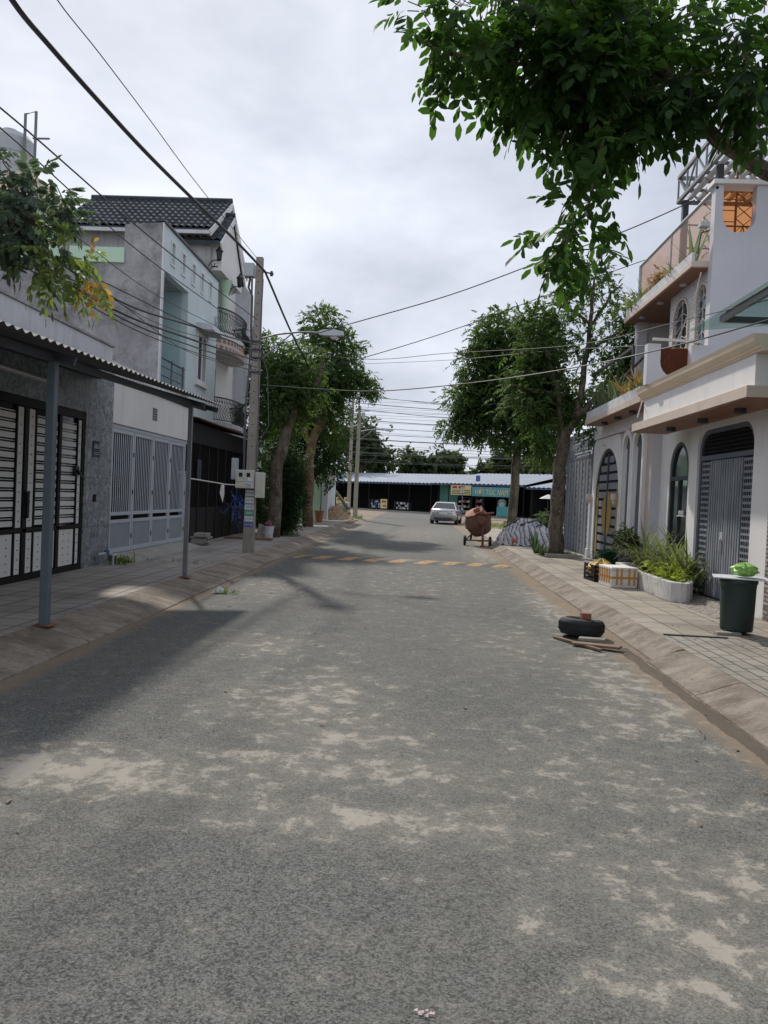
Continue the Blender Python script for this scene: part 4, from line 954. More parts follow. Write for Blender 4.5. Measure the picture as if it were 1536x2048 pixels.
# ================================================================== SHOPS
def shopbox(mb, a0, n0, z0, a1, n1, z1):
    vs = [sp(a, n, z) for z in (z0, z1) for a, n in ((a0, n0), (a1, n0), (a1, n1), (a0, n1))]
    return mb.add(vs, [(0, 3, 2, 1), (4, 5, 6, 7), (0, 1, 5, 4), (1, 2, 6, 5), (2, 3, 7, 6), (3, 0, 4, 7)])
def shop(label, name, a0, a1, zf, zb, green=(), depth=7, ov=1.6):
    t = thing(name, label, 'shop', sp((a0+a1)/2, 0, .14))
    b = MB(); A = Vector(sp(a1, 0))-Vector(sp(a0, 0)); corr(b, Vector(sp(a0, ov, zf)), A, -SN*(depth+ov)+Vector((0, 0, zb-zf)), int((a1-a0)*1.9), .045); r_ = b.build('roof_sheet', m_bluroof, t)
    b = MB(); shopbox(b, a0, ov-.05, zf-.2, a1, ov+.02, zf-.08); b.build('fascia', m_fasc, r_)
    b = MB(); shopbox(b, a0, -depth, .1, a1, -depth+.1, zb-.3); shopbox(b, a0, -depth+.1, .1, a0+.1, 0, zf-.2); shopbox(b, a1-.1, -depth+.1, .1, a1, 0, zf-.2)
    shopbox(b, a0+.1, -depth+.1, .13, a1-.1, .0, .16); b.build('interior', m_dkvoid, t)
    b = MB()
    for a in np.arange(a0+.15, a1, 3.1): shopbox(b, a-.04, ov-.15, .1, a+.04, ov-.07, zf-.2)
    b.build('post', m_blk, t)
    if green:
        b = MB(); shopbox(b, green[0], -.1, .14, green[1], .0, zf-.15); b.build('wall_panel', m_gshop, t)
    return t
s1 = shop('long low shop with blue sheet roof, green wall and teal barber sign', 'barber_shop', 2.2, 13.8, 3.35, 4.75, (11.2, 13.7), ov=1.2)
s2 = shop('low shop row with blue roof behind the two far poles', 'food_stall_building', 13.9, 40, 3.3, 4.6, (), ov=1.2)
s3 = shop('dark open shop with lower blue roof at the right end of the row', 'open_shop', -8, 2.1, 3.15, 4.3, (), ov=1.2)
def sboard(a0, a1, z0, z1, mat, parent, n=1.25, name='sign_board'):
    b = MB(); shopbox(b, a0, n, z0, a1, n+.06, z1); return b.build(name, mat, parent)
def stext(body, a, z, size, mat, parent, n=1.325):
    return text(body, 'lettering', mat, parent, size, frame_m(sp(a, n, z), -SU, (0, 0, 1)), .01)
sg = sboard(3.6, 8.5, 2.1, 3.05, m_tealsign, s1); tx = stext('HỚT TÓC NAM', 6.05, 2.5, .78, m_yel, sg)
q_ = Vector(sp(6.05, 1.325, 2.5))-Vector(WL[sg.name]); tx.data.transform(Matrix.Translation(q_) @ Matrix.Scale(.74, 4, SU) @ Matrix.Translation(-q_))
sy = sboard(8.6, 11.2, 2.15, 3.15, m_yel, s1)
b = MB(); rr = random.Random(4)
for k, z in enumerate((2.25, 2.42, 2.6)):
    a = 8.7
    while a < 11.0:
        l = rr.uniform(.1, .35); shopbox(b, a, 1.315, z, min(a+l, 11.1), 1.325, z+.085); a += l+.06
b.build('print', m_steeld, sy)
b = MB(); shopbox(b, 9.4, 1.315, 2.82, 10.2, 1.325, 3.08); shopbox(b, 10.4, 1.315, 2.82, 11.0, 1.325, 3.08); b.build('print', m_red, sy)
b = MB(); shopbox(b, 8.9, 2.0, 2.4, 9.35, 2.05, 2.95); b2 = MB(); b2.tube([sp(9.1, 2.02, .14), sp(9.1, 2.02, 2.9)], .05, 6)
ss = thing('street_sign', 'small blue street name plate on a grey post before the shops', 'sign', sp(9.1, 2.02, .14)); b.build('plate', m_lampg, ss); b2.build('post', m_post2, ss)
b = MB(); shopbox(b, 7.6, 1.15, 3.6, 8.0, 1.35, 4.2); b.build('roof_vent', m_blue, s1)
# goods in the openings
rr = random.Random(11); gcol = [m_yel, m_paper, m_pinkc, m_teal, m_tape, m_greenp, m_bluesign, m_white2]
def rack(a, w, h, lab, cat, cols, parent_t='goods_rack'):
    t = thing(parent_t, lab, cat, sp(a, .6, .14))
    b = MB()
    for z in np.linspace(.3, h, 4): shopbox(b, a-w/2, .4, z, a+w/2, .8, z+.04)
    for s in (-w/2, w/2): shopbox(b, a+s-.02, .41, .14, a+s+.02, .79, h)
    b.build('shelves', m_steeld, t)
    for c in cols:
        b = MB()
        for k in range(9): q = a-w/2+w*rr.random()*.85; z = rr.choice(np.linspace(.3, h, 4)[:3])+.045; shopbox(b, q, .45, z, q+.13, .75, z+rr.uniform(.12, .3))
        b.build('goods', c, t)
for a, w, h, l, c in ((9.9, 1.6, 1.9, 'shelf of colourful packets under the yellow sign', (m_pinkc, m_white2, m_yel)), (7.9, .8, 2.0, 'tall shelf of pink packets left of the barber sign post', (m_pinkc, m_red, m_paper)),
                      (18.5, 2.2, 1.1, 'low shelf of pale goods right of the lamp pole', (m_paper, m_white2)), (22.6, 1.8, 1.2, 'low shelf of dim goods in the long row', (m_blue, m_white2))): rack(a, w, h, l, 'shelf', c)
for a, l in ((21.0, 'small yellow menu stand in front of the long row'), (27.0, 'yellow printed stand just right of the lamp pole'), (28.4, 'faded yellow stand beside another before the shops')):
    t = thing('menu_stand', l, 'sign', sp(a, 1.0, .14)); b = MB(); shopbox(b, a-.5, 1.0, .3, a+.5, 1.06, 1.35); s = b.build('board', m_yel, t)
    b = MB(); shopbox(b, a-.35, 1.065, .95, a+.3, 1.075, 1.2); shopbox(b, a-.4, 1.065, .5, a+.1, 1.075, .7); b.build('print', m_rusto, s)
    b = MB(); shopbox(b, a-.45, .95, .14, a-.4, 1.0, .3); shopbox(b, a+.4, .95, .14, a+.45, 1.0, .3); b.build('leg', m_steeld, t)
def stool(a, n, mat, lab):
    t = thing('plastic_stool', lab, 'stool', sp(a, n, .14)); b = MB(); shopbox(b, a-.2, n-.2, .72, a+.2, n+.2, .77); b.build('seat', mat, t)
    for s, q in ((-1, -1), (-1, 1), (1, -1), (1, 1)): b = MB(); b.bar(sp(a+s*.24, n+q*.24, .14), sp(a+s*.16, n+q*.16, .72), .06); b.build('leg', mat, t)
stool(5.2, .9, m_paper, 'pale plastic stool in front of the barber shop')
ct = thing('vendor_cart', 'small teal vendor cart with round glass top behind the second tree', 'cart', sp(3.9, 1.5, .14))
b = MB(); shopbox(b, 3.2, 1.2, .2, 4.9, 1.9, 1.15); b.build('cabinet', m_teal, ct, bevel=.02)
b = MB(); b.lathe(sp(4.5, 1.6, 1.16), [(.4, 0), (.42, .15), (.42, .5), (.25, .7), (0, .75)], 14); b.build('glass_case', m_glassc, ct)
b = MB(); b.lathe(sp(4.5, 1.6, 1.16), [(.3, 0), (.3, .3), (.1, .4), (0, .42)], 12); b.build('goods', m_white2, ct)
um = thing('parasol', 'white square parasol standing by the open shop at right', 'parasol', sp(-1.2, 2.5, .14))
b = MB(); b.lathe(sp(-1.2, 2.5, 2.1), [(1.0, 0), (.5, .22), (0, .42)], 4); b.build('canopy', m_paper, um); b = MB(); b.tube([sp(-1.2, 2.5, .14), sp(-1.2, 2.5, 2.5)], .03, 6); b.build('pole', m_steeld, um)
# bicycle
bc = thing('bicycle', 'pale bicycle parked in front of the dark open shop', 'bicycle', (12.35, 70.0, .02), rz=math.atan2(-SU.y, -SU.x))
for x in (-.52, .52):
    b = MB(); b.tube([(x+.33*math.cos(2*math.pi*k/20), 0, .34+.33*math.sin(2*math.pi*k/20)) for k in range(21)], .024, 6, False)
    for k in range(6): b.tube([(x, 0, .34), (x+.32*math.cos(math.pi*k/3), 0, .34+.32*math.sin(math.pi*k/3))], .006, 4)
    b.build('wheel', m_lampg, bc, local=True)
b = MB()
for p, q in (((-.52, 0, .34), (-.1, 0, .34)), ((-.52, 0, .34), (-.15, 0, .78)), ((-.1, 0, .34), (-.18, 0, .86)), ((-.1, 0, .34), (.38, 0, .78)), ((-.15, 0, .78), (.36, 0, .86)), ((.52, 0, .34), (.34, 0, .98))): b.tube([p, q], .024, 6)
b.build('frame', m_paper, bc, local=True)
b = MB(); b.tube([(.34, -.26, 1.0), (.34, 0, .98), (.34, .26, 1.0)], .02, 6); b.build('handlebar', m_steeld, bc, local=True)
b = MB(); b.cbox((-.2, 0, .88), (.26, .13, .06)); b.build('saddle', m_blk, bc, local=True, bevel=.02)

# ================================================================== FAR TREES
def ftree(lab, x, y, rs, h, mat=m_leaff, z0=3):
    t = thing('background_tree', lab, 'tree', (x, y, 0), 'trees behind the shops')
    limbs(MB(), [([(x, y, 0), (x+.3, y, h*.5)], .35, .15), ([(x, y, h*.3), (x-rs*.5, y, h*.7)], .2, .06), ([(x, y, h*.35), (x+rs*.5, y, h*.75)], .2, .06)]).build('trunk', m_bark, t)
    bl = []
    rr = random.Random(int(x*7+y))
    for k in range(9): a = rr.uniform(0, 6.28); q = rr.uniform(.2, .75)*rs; bl.append((x+q*math.cos(a), y+q*math.sin(a)*.6, h*rr.uniform(.45, .82), rs*.42, rs*.4, h*.2, 170))
    crown('c', bl, mat, t, .75, 3, lw=.62, ls=.55); return t
ftree('broad round tree behind the two far poles', -8, 104, 6.2, 12.6, m_leaff)
ftree('round tree rising left of the far poles', -16, 100, 6, 12, m_leaf)
ftree('small dark tree above the middle of the shop roof', 0.5, 110, 4.4, 10.0, m_leaff)
ftree('second small tree above the shop roof', 4.4, 112, 3.2, 9.2, m_leaf)
ftree('thin low tree above the right half of the shop roof', 9, 108, 3.4, 7.2, m_leaff)
ftree('pale feathery tree above the barber shop roof', 13.2, 104, 4.6, 9.8)
ftree('pale green tree between the two right trunks', 18.5, 98, 6, 9.5)
ftree('bright tree behind the open shop', 24, 92, 6, 9.0)
ftree('bushy tree closing the view at the right end of the shops', 28, 80, 6, 9.5)
ftree('low tree behind the left end of the shop row', -24, 112, 7, 9)
bu = thing('corner_bush', 'bright green bush behind the near right trunk', 'bush', (6.2, 36, .1))
crown('c', [(6.0, 36, .8, .9, 1.0, .7, 260), (6.6, 37.5, .6, 1.0, .8, .5, 160)], m_leaff, bu, .28, 3, name2='foliage')
limbs(MB(), [([(6.1, 36, .1), (6.1, 36, .9)], .04, .02)]).build('stem', m_bark, bu)
o = blades('verge_grass', m_grass, None, 5.0, 47, .1, 4, 10, 1500, .28, .03, 1.2, .7, 31); tag(o, 'green grass on the right corner before the junction', 'grass', kind='stuff')

# ================================================================== CAR
car = thing('parked_car', 'silver saloon car parked at the right kerb near the junction', 'car', (2.05, 53.1, 0), rz=R(-8))
# local: x right, y forward (rear at y=-2.3)
ys = [-2.30, -2.22, -2.05, -1.7, -1.3, -.9, -.3, .3, .9, 1.3, 1.8, 2.15, 2.28]
belt = [.80, .95, 1.02, 1.03, 1.02, 1.0, .98, .96, .94, .92, .86, .74, .60]
bot = [.38, .28, .22, .2, .2, .2, .2, .2, .2, .2, .22, .28, .38]
wd = [.72, .82, .87, .895, .9, .9, .9, .9, .9, .895, .86, .76, .62]
b = MB(); vs = []; m = 9
for y, z1, z0, w in zip(ys, belt, bot, wd):
    for x, z in ((0, z0), (w*.85, z0), (w*.98, z0+.14), (w, (z0+z1)*.48), (w*.985, z1-.14), (w*.93, z1-.02), (0, z1+.02), ): vs.append((x, y, z))
    for x, z in ((-w*.93, z1-.02), (-w*.985, z1-.14), (-w, (z0+z1)*.48), (-w*.98, z0+.14), (-w*.85, z0)): vs.append((x, y, z))
m = 12; fs = [tuple(range(m)), tuple((len(ys)-1)*m+k for k in range(m))[::-1]]
for j in range(len(ys)-1):
    for k in range(m): k2 = (k+1) % m; fs.append((j*m+k, j*m+k2, (j+1)*m+k2, (j+1)*m+k))
b.add(vs, fs); b.build('body', m_car, car, local=True, smooth=True, bevel=.0)
cab = [(-1.75, .78, 1.00), (-1.05, .60, 1.42), (-.5, .60, 1.475), (.2, .60, 1.46), (.45, .60, 1.40), (1.25, .78, .95)]
b = MB(); b.add([(s*w, y, z) for y, w, z in cab[1:5] for s in (-1, 1)]+[(s*.585, y, z-.04) for y, w, z in cab[1:5] for s in (-1, 1)],
                [(0, 1, 3, 2), (2, 3, 5, 4), (4, 5, 7, 6), (8, 10, 11, 9), (10, 12, 13, 11), (12, 14, 15, 13), (0, 2, 10, 8), (2, 4, 12, 10), (4, 6, 14, 12), (1, 9, 11, 3), (3, 11, 13, 5), (5, 13, 15, 7), (0, 8, 9, 1), (6, 7, 15, 14)])
for s in (-1, 1):
    b.bar((s*.80, -1.78, .98), (s*.595, -1.03, 1.43), .07, .05); b.bar((s*.80, 1.25, .95), (s*.595, .42, 1.41), .06, .05); b.bar((s*.83, -.35, .96), (s*.6, -.32, 1.44), .03, .07); b.bar((s*.605, -1.05, 1.42), (s*.605, .45, 1.40), .05, .05)
b.build('roof', m_car, car, local=True, bevel=.01)
b = MB(); b.add([(-.77, -1.76, 1.0), (.77, -1.76, 1.0), (.57, -1.06, 1.40), (-.57, -1.06, 1.40)], [(0, 1, 2, 3)]); b.build('rear_window', m_glassd, car, local=True)
b = MB(); b.add([(-.77, 1.22, .96), (.77, 1.22, .96), (.57, .45, 1.38), (-.57, .45, 1.38)], [(0, 3, 2, 1)]); b.build('windscreen', m_glassd, car, local=True)
for s in (-1, 1):
    b = MB(); b.add([(s*.80, -1.6, 1.0), (s*.80, 1.1, .97), (s*.60, .4, 1.38), (s*.60, -1.0, 1.40)], [(0, 1, 2, 3)]); b.build('side_window', m_glassd, car, local=True)
    b = MB(); b.add([(s*.50, -2.285, .90), (s*.84, -2.19, .92), (s*.84, -2.19, .74), (s*.56, -2.29, .76), (s*.9, -2.0, .9), (s*.9, -1.98, .78)], [(0, 1, 2, 3), (1, 4, 5, 2)]); b.build('tail_light', m_red, car, local=True)
    b = MB(); b.cbox((s*.98, .75, 1.0), (.16, .1, .13)); b.build('mirror', m_car, car, local=True, bevel=.03)
    for y in (-1.45, 1.4):
        b = MB(); b.lathe((s*.70, y, .32), [(.2, 0), (.31, 0), (.33, s*.05), (.33, s*.17), (.31, s*.21), (.22, s*.205)], 26, 'x'); wh = b.build('wheel', m_rub, car, local=True)
        b = MB(); b.lathe((s*.88, y, .32), [(.0, .0), (.21, 0), (.215, s*.02)], 20, 'x'); r_ = b.build('rim', m_chrome, wh, local=True)
        b = MB(); b.lathe((s*.885, y, .32), [(.375, 0), (.35, s*.02), (.345, -s*.05)], 24, 'x'); 
b = MB(); b.box(-.27, -2.315, .66, .27, -2.30, .80); b.build('number_plate', m_paper, car, local=True)
b = MB(); b.box(-.62, -2.325, .34, .62, -2.24, .46); b.build('rear_bumper', m_steeld, car, local=True, bevel=.02)
b = MB(); b.box(-.45, -2.30, .84, .45, -2.27, .87); b.build('boot_trim', m_chrome, car, local=True)

# ================================================================== CONCRETE MIXER
mx_ = thing('concrete_mixer', 'rusty concrete mixer with tilted drum standing at the right kerb', 'concrete mixer', (2.25, 28.6, 0))
bx = Vector((2.30, 28.75, .86)); ax = Vector((-.42, -.30, .86)).normalized()
b = MB(); b.lathe(bx, [(.12, -.46), (.36, -.40), (.46, -.16), (.49, .0), (.49, .12), (.42, .30), (.34, .40), (.35, .43), (.32, .43), (.30, .39), (.38, .26), (.43, .0), (.34, -.28), (0, -.37)], 16, ax=ax); b.build('drum', m_rustd, mx_, smooth=False)
b = MB(); b.lathe(bx, [(.495, .0), (.52, .01), (.52, .07), (.495, .08)], 26, ax=ax); b.build('ring_gear', m_rust, mx_)
b = MB(); b.lathe(bx, [(.36, .435), (.38, .44), (.38, .47), (.10, .52), (0, .53)], 8, ax=ax); b.bar(bx+ax*.5+Vector((.0, -.1, .0)), bx+ax*.62+Vector((.25, -.12, .0)), .14, .12); b.add([(2.30, 28.25, 1.22), (2.82, 28.3, 1.30), (2.84, 28.75, 1.27), (2.35, 28.8, 1.24), (2.30, 28.25, 1.17), (2.82, 28.3, 1.23), (2.84, 28.75, 1.21), (2.35, 28.8, 1.18)], [(0, 1, 2, 3), (4, 7, 6, 5), (0, 4, 5, 1), (1, 5, 6, 2), (2, 6, 7, 3), (3, 7, 4, 0)]); b.build('drum_cover', m_rusto, mx_, bevel=.03)
b = MB(); P = [(2.35+.30*math.cos(2*math.pi*k/24), 28.22, .95+.30*math.sin(2*math.pi*k/24)) for k in range(25)]; b.tube(P, .018, 6, False)
for k in range(3): t = 2*math.pi*k/3+.3; b.tube([(2.35, 28.22, .95), (2.35+.3*math.cos(t), 28.22, .95+.3*math.sin(t))], .014, 6)
b.lathe((2.35, 28.1, .95), [(.13, 0), (.16, .1), (.10, .3), (.08, .35)], 14, 'y'); b.build('hand_wheel', m_rust, mx_)
b = MB(); b.bar((2.45, 28.2, .0), (2.42, 28.25, .95), .08); b.bar((2.05, 28.95, .18), (2.15, 28.9, .95), .08); b.bar((1.85, 28.7, .2), (2.75, 28.35, .22), .05); b.bar((1.85, 28.7, .2), (2.2, 28.5, .6), .035); b.bar((2.3, 28.4, .2), (2.7, 28.9, .2), .05); b.box(2.36, 28.12, .0, 2.54, 28.3, .05)
b.build('frame', m_rust, mx_)
for x, y in ((1.82, 28.72), (2.74, 28.55)):
    b = MB(); b.lathe((x, y, .19), [(.07, -.03), (.16, -.04), (.19, -.02), (.19, .03), (.16, .05), (.07, .04)], 20, 'x'); wh = b.build('wheel', m_rub, mx_)
    b = MB(); b.lathe((x, y, .19), [(.08, -.035), (.03, -.05), (.03, .05), (.08, .04)], 12, 'x'); b.build('hub', m_rust, wh)

# ================================================================== TARPAULIN PILE
tp = thing('tarpaulin_pile', 'sand heap wrapped in blue and white striped tarpaulin on the right pavement', 'tarpaulin', (4.15, 28.9, .15))
n = 46; vs = []; rr = np.random.default_rng(12); ph = rr.random(12)*6
for j in range(n+1):
    for i in range(n+1):
        x = -1+2*i/n; y = -1+2*j/n; r = (abs(x)**2.3+abs(y)**2.3)**(1/2.3); th = math.atan2(y, x)
        z = max(0, 1-r**2.6)**.7*(.92+.10*math.sin(3*x+ph[0])+.08*math.sin(4*y+ph[1])+.05*math.sin(9*x+7*y))+.03*math.sin(21*x+9*y)*math.sin(17*y)
        fold = .06*math.sin(th*9+ph[2]+3*r)*r+.05*math.sin(th*17+ph[3])*r+.035*math.sin(13*x+5*y+2*math.sin(7*y))
        vs.append(((x*1.12)*(1+.05*math.sin(th*7+1)), y*1.7*(1+.04*math.sin(th*6)), max(.01, z*.82+fold*min(1, 2.2*(1.05-r))+.02)))
b = MB(); b.add(vs, [(j*(n+1)+i, j*(n+1)+i+1, (j+1)*(n+1)+i+1, (j+1)*(n+1)+i) for j in range(n) for i in range(n)]); b.build('sheet', m_stripe, tp, local=True, smooth=True)
b = MB(); b.bar((-.4, -.9, .72), (.35, -.3, .93), .06); b.bar((.1, -1.0, .66), (.5, -.6, .82), .05); b.bar((-.9, -.3, .6), (-.3, .1, .93), .05); b.build('batten', m_steeld, tp, local=True)
b = MB()
for k in range(7): b.lathe((-.62+.09*k+random.uniform(-.03, .03), -1.36+random.uniform(-.08, .05)+.0, .13+.05*random.random()), [(0, -.1), (.09, -.05), (.11, 0), (.06, .08), (0, .1)], 7)
b.build('orange_sack', m_orange, tp, local=True)
t = thing('garden_waste', 'pale green leafy cuttings heaped behind the tarpaulin pile', 'plant waste', (3.3, 29.5, .15))
crown('c', [(3.75, 30.2, .75, .5, .6, .18, 50)], m_leaff, t, .22, 3, name2='foliage')

# ================================================================== RIGHT: far slate gate house (F)
hF = thing('slate_gate_house', 'dark slate double gate with lattice top beyond the arched house', 'house', (5.2, 24.5, .15))
b = MB(); b.box(5.02, 22.55, .15, 5.10, 22.68, 3.95); b.box(5.02, 26.2, .15, 5.16, 26.45, 3.95); b.box(5.02, 22.68, 3.1, 5.10, 26.2, 3.2); b.box(5.02, 22.68, 3.85, 5.10, 26.2, 3.95); b.box(5.02, 22.68, .17, 5.10, 26.2, .26)
gf = b.build('gate_frame', m_slate, hF, bevel=.005)
for i in range(4):
    a0 = 22.7+i*.875; b = MB(); b.box(5.03, a0, .27, 5.07, a0+.86, 3.09)
    for q in (0, .39, .78): b.box(5.015, a0+q, .28, 5.03, a0+q+.08, 3.08)
    for k in range(14):
        z = .35+k*.195; b.bar((5.02, a0+.09, z), (5.02, a0+.235, z+.1), .018); b.bar((5.02, a0+.235, z+.1), (5.02, a0+.38, z), .018)
    b.build('gate_leaf', m_slatel, gf)
b = MB()
for k in range(34):
    y = 22.7+k*.105; b.bar((5.05, y, 3.2), (5.05, y+.33, 3.85), .012); b.bar((5.05, y+.33, 3.2), (5.05, y, 3.85), .012)
for k in range(9): b.lathe((5.05, 22.9+k*.4, 3.52), [(.12, -.01), (.15, 0), (.12, .01)], 10, 'x')
b.build('lattice', m_slatel, hF)
b = MB(); b.box(4.75, 22.6, .151, 5.02, 26.4, .2); b.build('threshold', m_conc, hF)
b = MB(); b.box(8.5, 22.6, 0, 16, 26.4, 3.2); b.build('house_body', m_white2, hF)

# ================================================================== HOUSE E: ground floor
hE = thing('arched_white_house', 'white two storey house with arched gate, niches and round topped grille door on the right', 'house', (5.5, 16.8, 0))
# E2 front wall x=5.0 (Y 17.05-22.45)
arc = []
ya, yb, zp = 19.40, 21.95, 3.22
for k in range(25):
    t = math.pi*k/24; c = math.cos(t); s = math.sin(t); arc.append(((ya+yb)/2+(yb-ya)/2*c, 1.75+(zp-1.75)*s**.82))
gate_open = [(ya, .2), (yb, .2)]+arc
n1_ = arch(18.50, 19.10, .55, 3.42); n2_ = arch(17.52, 18.20, .55, 3.42)
b = MB(); b.plate(rect(17.05, .0, 22.45, 4.0), [gate_open, arch(18.49, 19.11, .54, 3.44), arch(17.51, 18.21, .54, 3.44)], fx(5.06, 1), .3); b.build('front_wall', m_pinkb, hE)
# raised white face with its own rounded outline
pan = [(19.30, .2)]+[(19.30, 2.9)]+[(19.34+.26*(1-math.cos(R(a)))*1.0, 2.9+.62*math.sin(R(a))) for a in range(10, 91, 10)]+[(22.0, 3.52)]+[(22.0+.3*math.sin(R(a)), 3.22+.3*math.cos(R(a))) for a in range(10, 91, 10)]+[(22.30, .2)]
g2 = [(yb, .201)]+arc+[(ya, .201)]
pw = [(22.30, .2), (yb, .2)]+arc+[(ya, .2)]+pan[:-1]
b = MB(); b.plate(pw, [], fx(4.98, 1), .078); b.build('gate_surround', m_white, hE)
b = MB()
ring = lambda p0, p1, q: [(p0-q, .3), (p1+q, .3)]
for a0, a1 in ((18.50, 19.10), (17.52, 18.20)):
    o_ = arch(a0-.13, a1+.13, .15, 3.56); i_ = arch(a0, a1, .56, 3.42); b.plate(o_, [i_], fx(4.97, 1), .088)
b.build('niche_surround', m_white, hE)
for a0, a1 in ((18.50, 19.10), (17.52, 18.20)):
    b = MB(); b.plate(arch(a0-.01, a1+.01, .54, 3.43), [], fx(5.065, 1), .01); b.build('niche_glass', m_glassd, hE)
    b = MB(); b.box(5.05, a1-.09, .56, 5.064, a1, 3.1); b.build('niche_jamb', m_lilac, hE)
b = MB(); b.box(5.0, 17.052, 3.56, 5.055, 22.43, 3.99); b.build('lintel_band', m_white, hE)
b = MB(); b.box(4.93, 22.25, .152, 5.02, 22.47, 2.0); b.box(4.90, 22.22, .152, 5.04, 22.5, .45); b.build('pilaster', m_white2, hE, bevel=.008)
b = MB(); 
for y in (22.1, 19.35): b.lathe((4.86, y, 1.86), [(.03, -.12), (.05, -.04), (.075, 0), (.075, .10), (.065, .14), (0, .14)], 12)
b.build('wall_lamp', m_beige, hE)
b = MB(); b.tube([(4.98, 20.9, 3.32), (4.9, 20.9, 3.30), (4.88, 20.9, 3.36)], .015, 6); b.lathe((4.88, 20.9, 3.30), [(.05, 0), (.03, .05)], 10); b.build('camera_bracket', m_pipe, hE)
# arched gate
b = MB(); inner = [(ya+.09, .22), (yb-.09, .22)]+[((ya+yb)/2+(a-(ya+yb)/2)*.912, 1.75+(z-1.75)*.94) for a, z in arc]
b.plate([(ya+.003, .21), (yb-.003, .21)]+[((ya+yb)/2+(a-(ya+yb)/2)*.998, 1.75+(z-1.75)*.998) for a, z in arc], [inner], fx(5.01, 1), .06); b.box(5.00, 20.63, .22, 5.1, 20.72, 3.1); ag = b.build('arched_gate', m_steeld, hE)
b = MB()
def halfw(z): 
    if z < 1.75: return (yb-ya)/2*.91
    q = min(1, (z-1.75)/((zp-1.75)*.94)); s = q**(1/.82); return (yb-ya)/2*.91*math.sqrt(max(0, 1-s*s))
z = .26
while z < 2.95: h = halfw(z+.17); b.box(5.03, 20.67-h, z, 5.05, 20.67+h, z+.165); z += .235
b.build('gate_sheet', m_slatel, ag)
b = MB(); b.plate(inner, [], fx(5.062, 1), .01); b.build('gate_backing', m_dkvoid, ag)
b = MB()
for s in (-1, 1):
    e_ = [(20.67+s*(.06+.44*math.sin(math.pi*k/16)**.8), .85+1.25*k/16) for k in range(17)]; b.plate(e_+[(20.67+s*.055, 2.0), (20.67+s*.055, .95)], [], fx(5.012, 1), .016)
    h0 = 1.16; b.box(5.012, 20.67+s*(h0-.17), .24, 5.029, 20.67+s*h0, 1.9); b.box(5.012, 20.67+s*(h0-.17), 1.9, 5.029, 20.67+s*(h0-.08), 2.25)
b.build('gold_inlay', m_gold, ag)
b = MB(); b.box(4.6, 19.5, .151, 5.06, 22.3, .19); b.build('threshold', m_conc, hE)
# E1 front: recessed bay with arched window, then door bay
b = MB(); b.plate(rect(14.62, 0, 17.05, 3.4), [arch(15.32, 16.45, .75, 3.06)], fx(5.27, 1), .2); b.build('window_bay_wall', m_white, hE)
b = MB(); b.box(5.061, 17.04, .0, 5.47, 17.049, 3.99); b.build('return_wall', m_lilac, hE)
b = MB(); b.plate(arch(15.325, 16.445, .755, 3.055), [arch(15.40, 15.9, .80, 2.28, r=.001), arch(15.95, 16.38, .80, 2.28, r=.001), [(15.42, 2.36), (16.36, 2.36)]+[(15.89+.47*math.cos(math.pi*k/14), 2.36+.62*math.sin(math.pi*k/14)) for k in range(15)][1:-1]], fx(5.285, 1), .04); wf = b.build('arched_window', m_steeld, hE)
b = MB(); b.plate(arch(15.35, 16.42, .77, 3.03), [], fx(5.328, 1), .01); b.build('pane', m_glassd, wf)
b = MB(); b.box(5.275, 15.5, 1.55, 5.325, 15.9, 1.57); b.lathe((5.29, 15.6, 1.57), [(.03, 0), (.035, .06), (.02, .1)], 8); b.lathe((5.29, 15.75, 1.57), [(.03, 0), (.035, .06), (.02, .1)], 8); b.build('shelf', m_paper, wf)
dr = rrect(11.9, .13, 14.25, 3.12, .38, corners=(0, 0, 1, 1))
b = MB(); b.plate(rect(11.3, 0, 14.62, 3.4), [dr], fx(5.05, 1), .4); b.build('door_bay_wall', m_white, hE)
b = MB(); b.plate([(a+(-.0), z) for a, z in rrect(11.905, .15, 14.245, 3.115, .38, corners=(0, 0, 1, 1))], [rrect(11.99, .2, 14.16, 2.58, .02, corners=(0, 0, 0, 0)), rrect(11.99, 2.66, 14.16, 3.04, .33, corners=(0, 0, 1, 1))], fx(5.09, 1), .05); dg = b.build('grille_door', m_slate, hE)
b = MB()
for k in range(5): z = 2.71+k*.068; b.box(5.10, 12.02+(.18 if k > 3 else .0), z, 5.115, 14.13-(.18 if k > 3 else .0), z+.018)
for k in range(30): y = 12.05+k*.07; b.box(5.12, y, 2.66, 5.13, y+.012, 3.03-(.15 if k < 3 or k > 27 else 0))
b.build('transom_grille', m_blk, dg)
b = MB()
for k in range(14): y = 12.40+k*.098; b.box(5.10, y, .22, 5.115, y+.062, 2.56)
b.build('folding_leaf', m_doorlight, dg, bevel=.004)
b = MB(); b.box(5.118, 12.38, .21, 5.124, 13.78, 2.57); b.build('leaf_backing', m_slate, dg)
for s0 in (12.02, 13.79):
    b = MB()
    for k in range(6): y = s0+k*.066; b.box(5.112, y, .22, 5.117, y+.014, 2.56)
    for k in range(24): z = .25+k*.098; b.box(5.106, s0-.01, z, 5.1115, s0+.345, z+.04)
    b.build('side_grille', m_doorlight, dg)
b = MB(); b.box(5.145, 11.95, .2, 5.16, 14.2, 3.05); b.build('door_backing', m_dkvoid, dg)
b = MB(); b.tube([(5.10, 13.1, 1.25), (5.07, 13.1, 1.22), (5.07, 13.1, 1.05), (5.10, 13.1, 1.0)], .012, 6); b.box(5.09, 13.04, 1.2, 5.11, 13.16, 1.34); b.build('handle', m_lampg, dg)
b = MB(); b.box(5.46, 11.3, 0, 12, 22.4, 3.45); b.build('house_body', m_white2, hE)
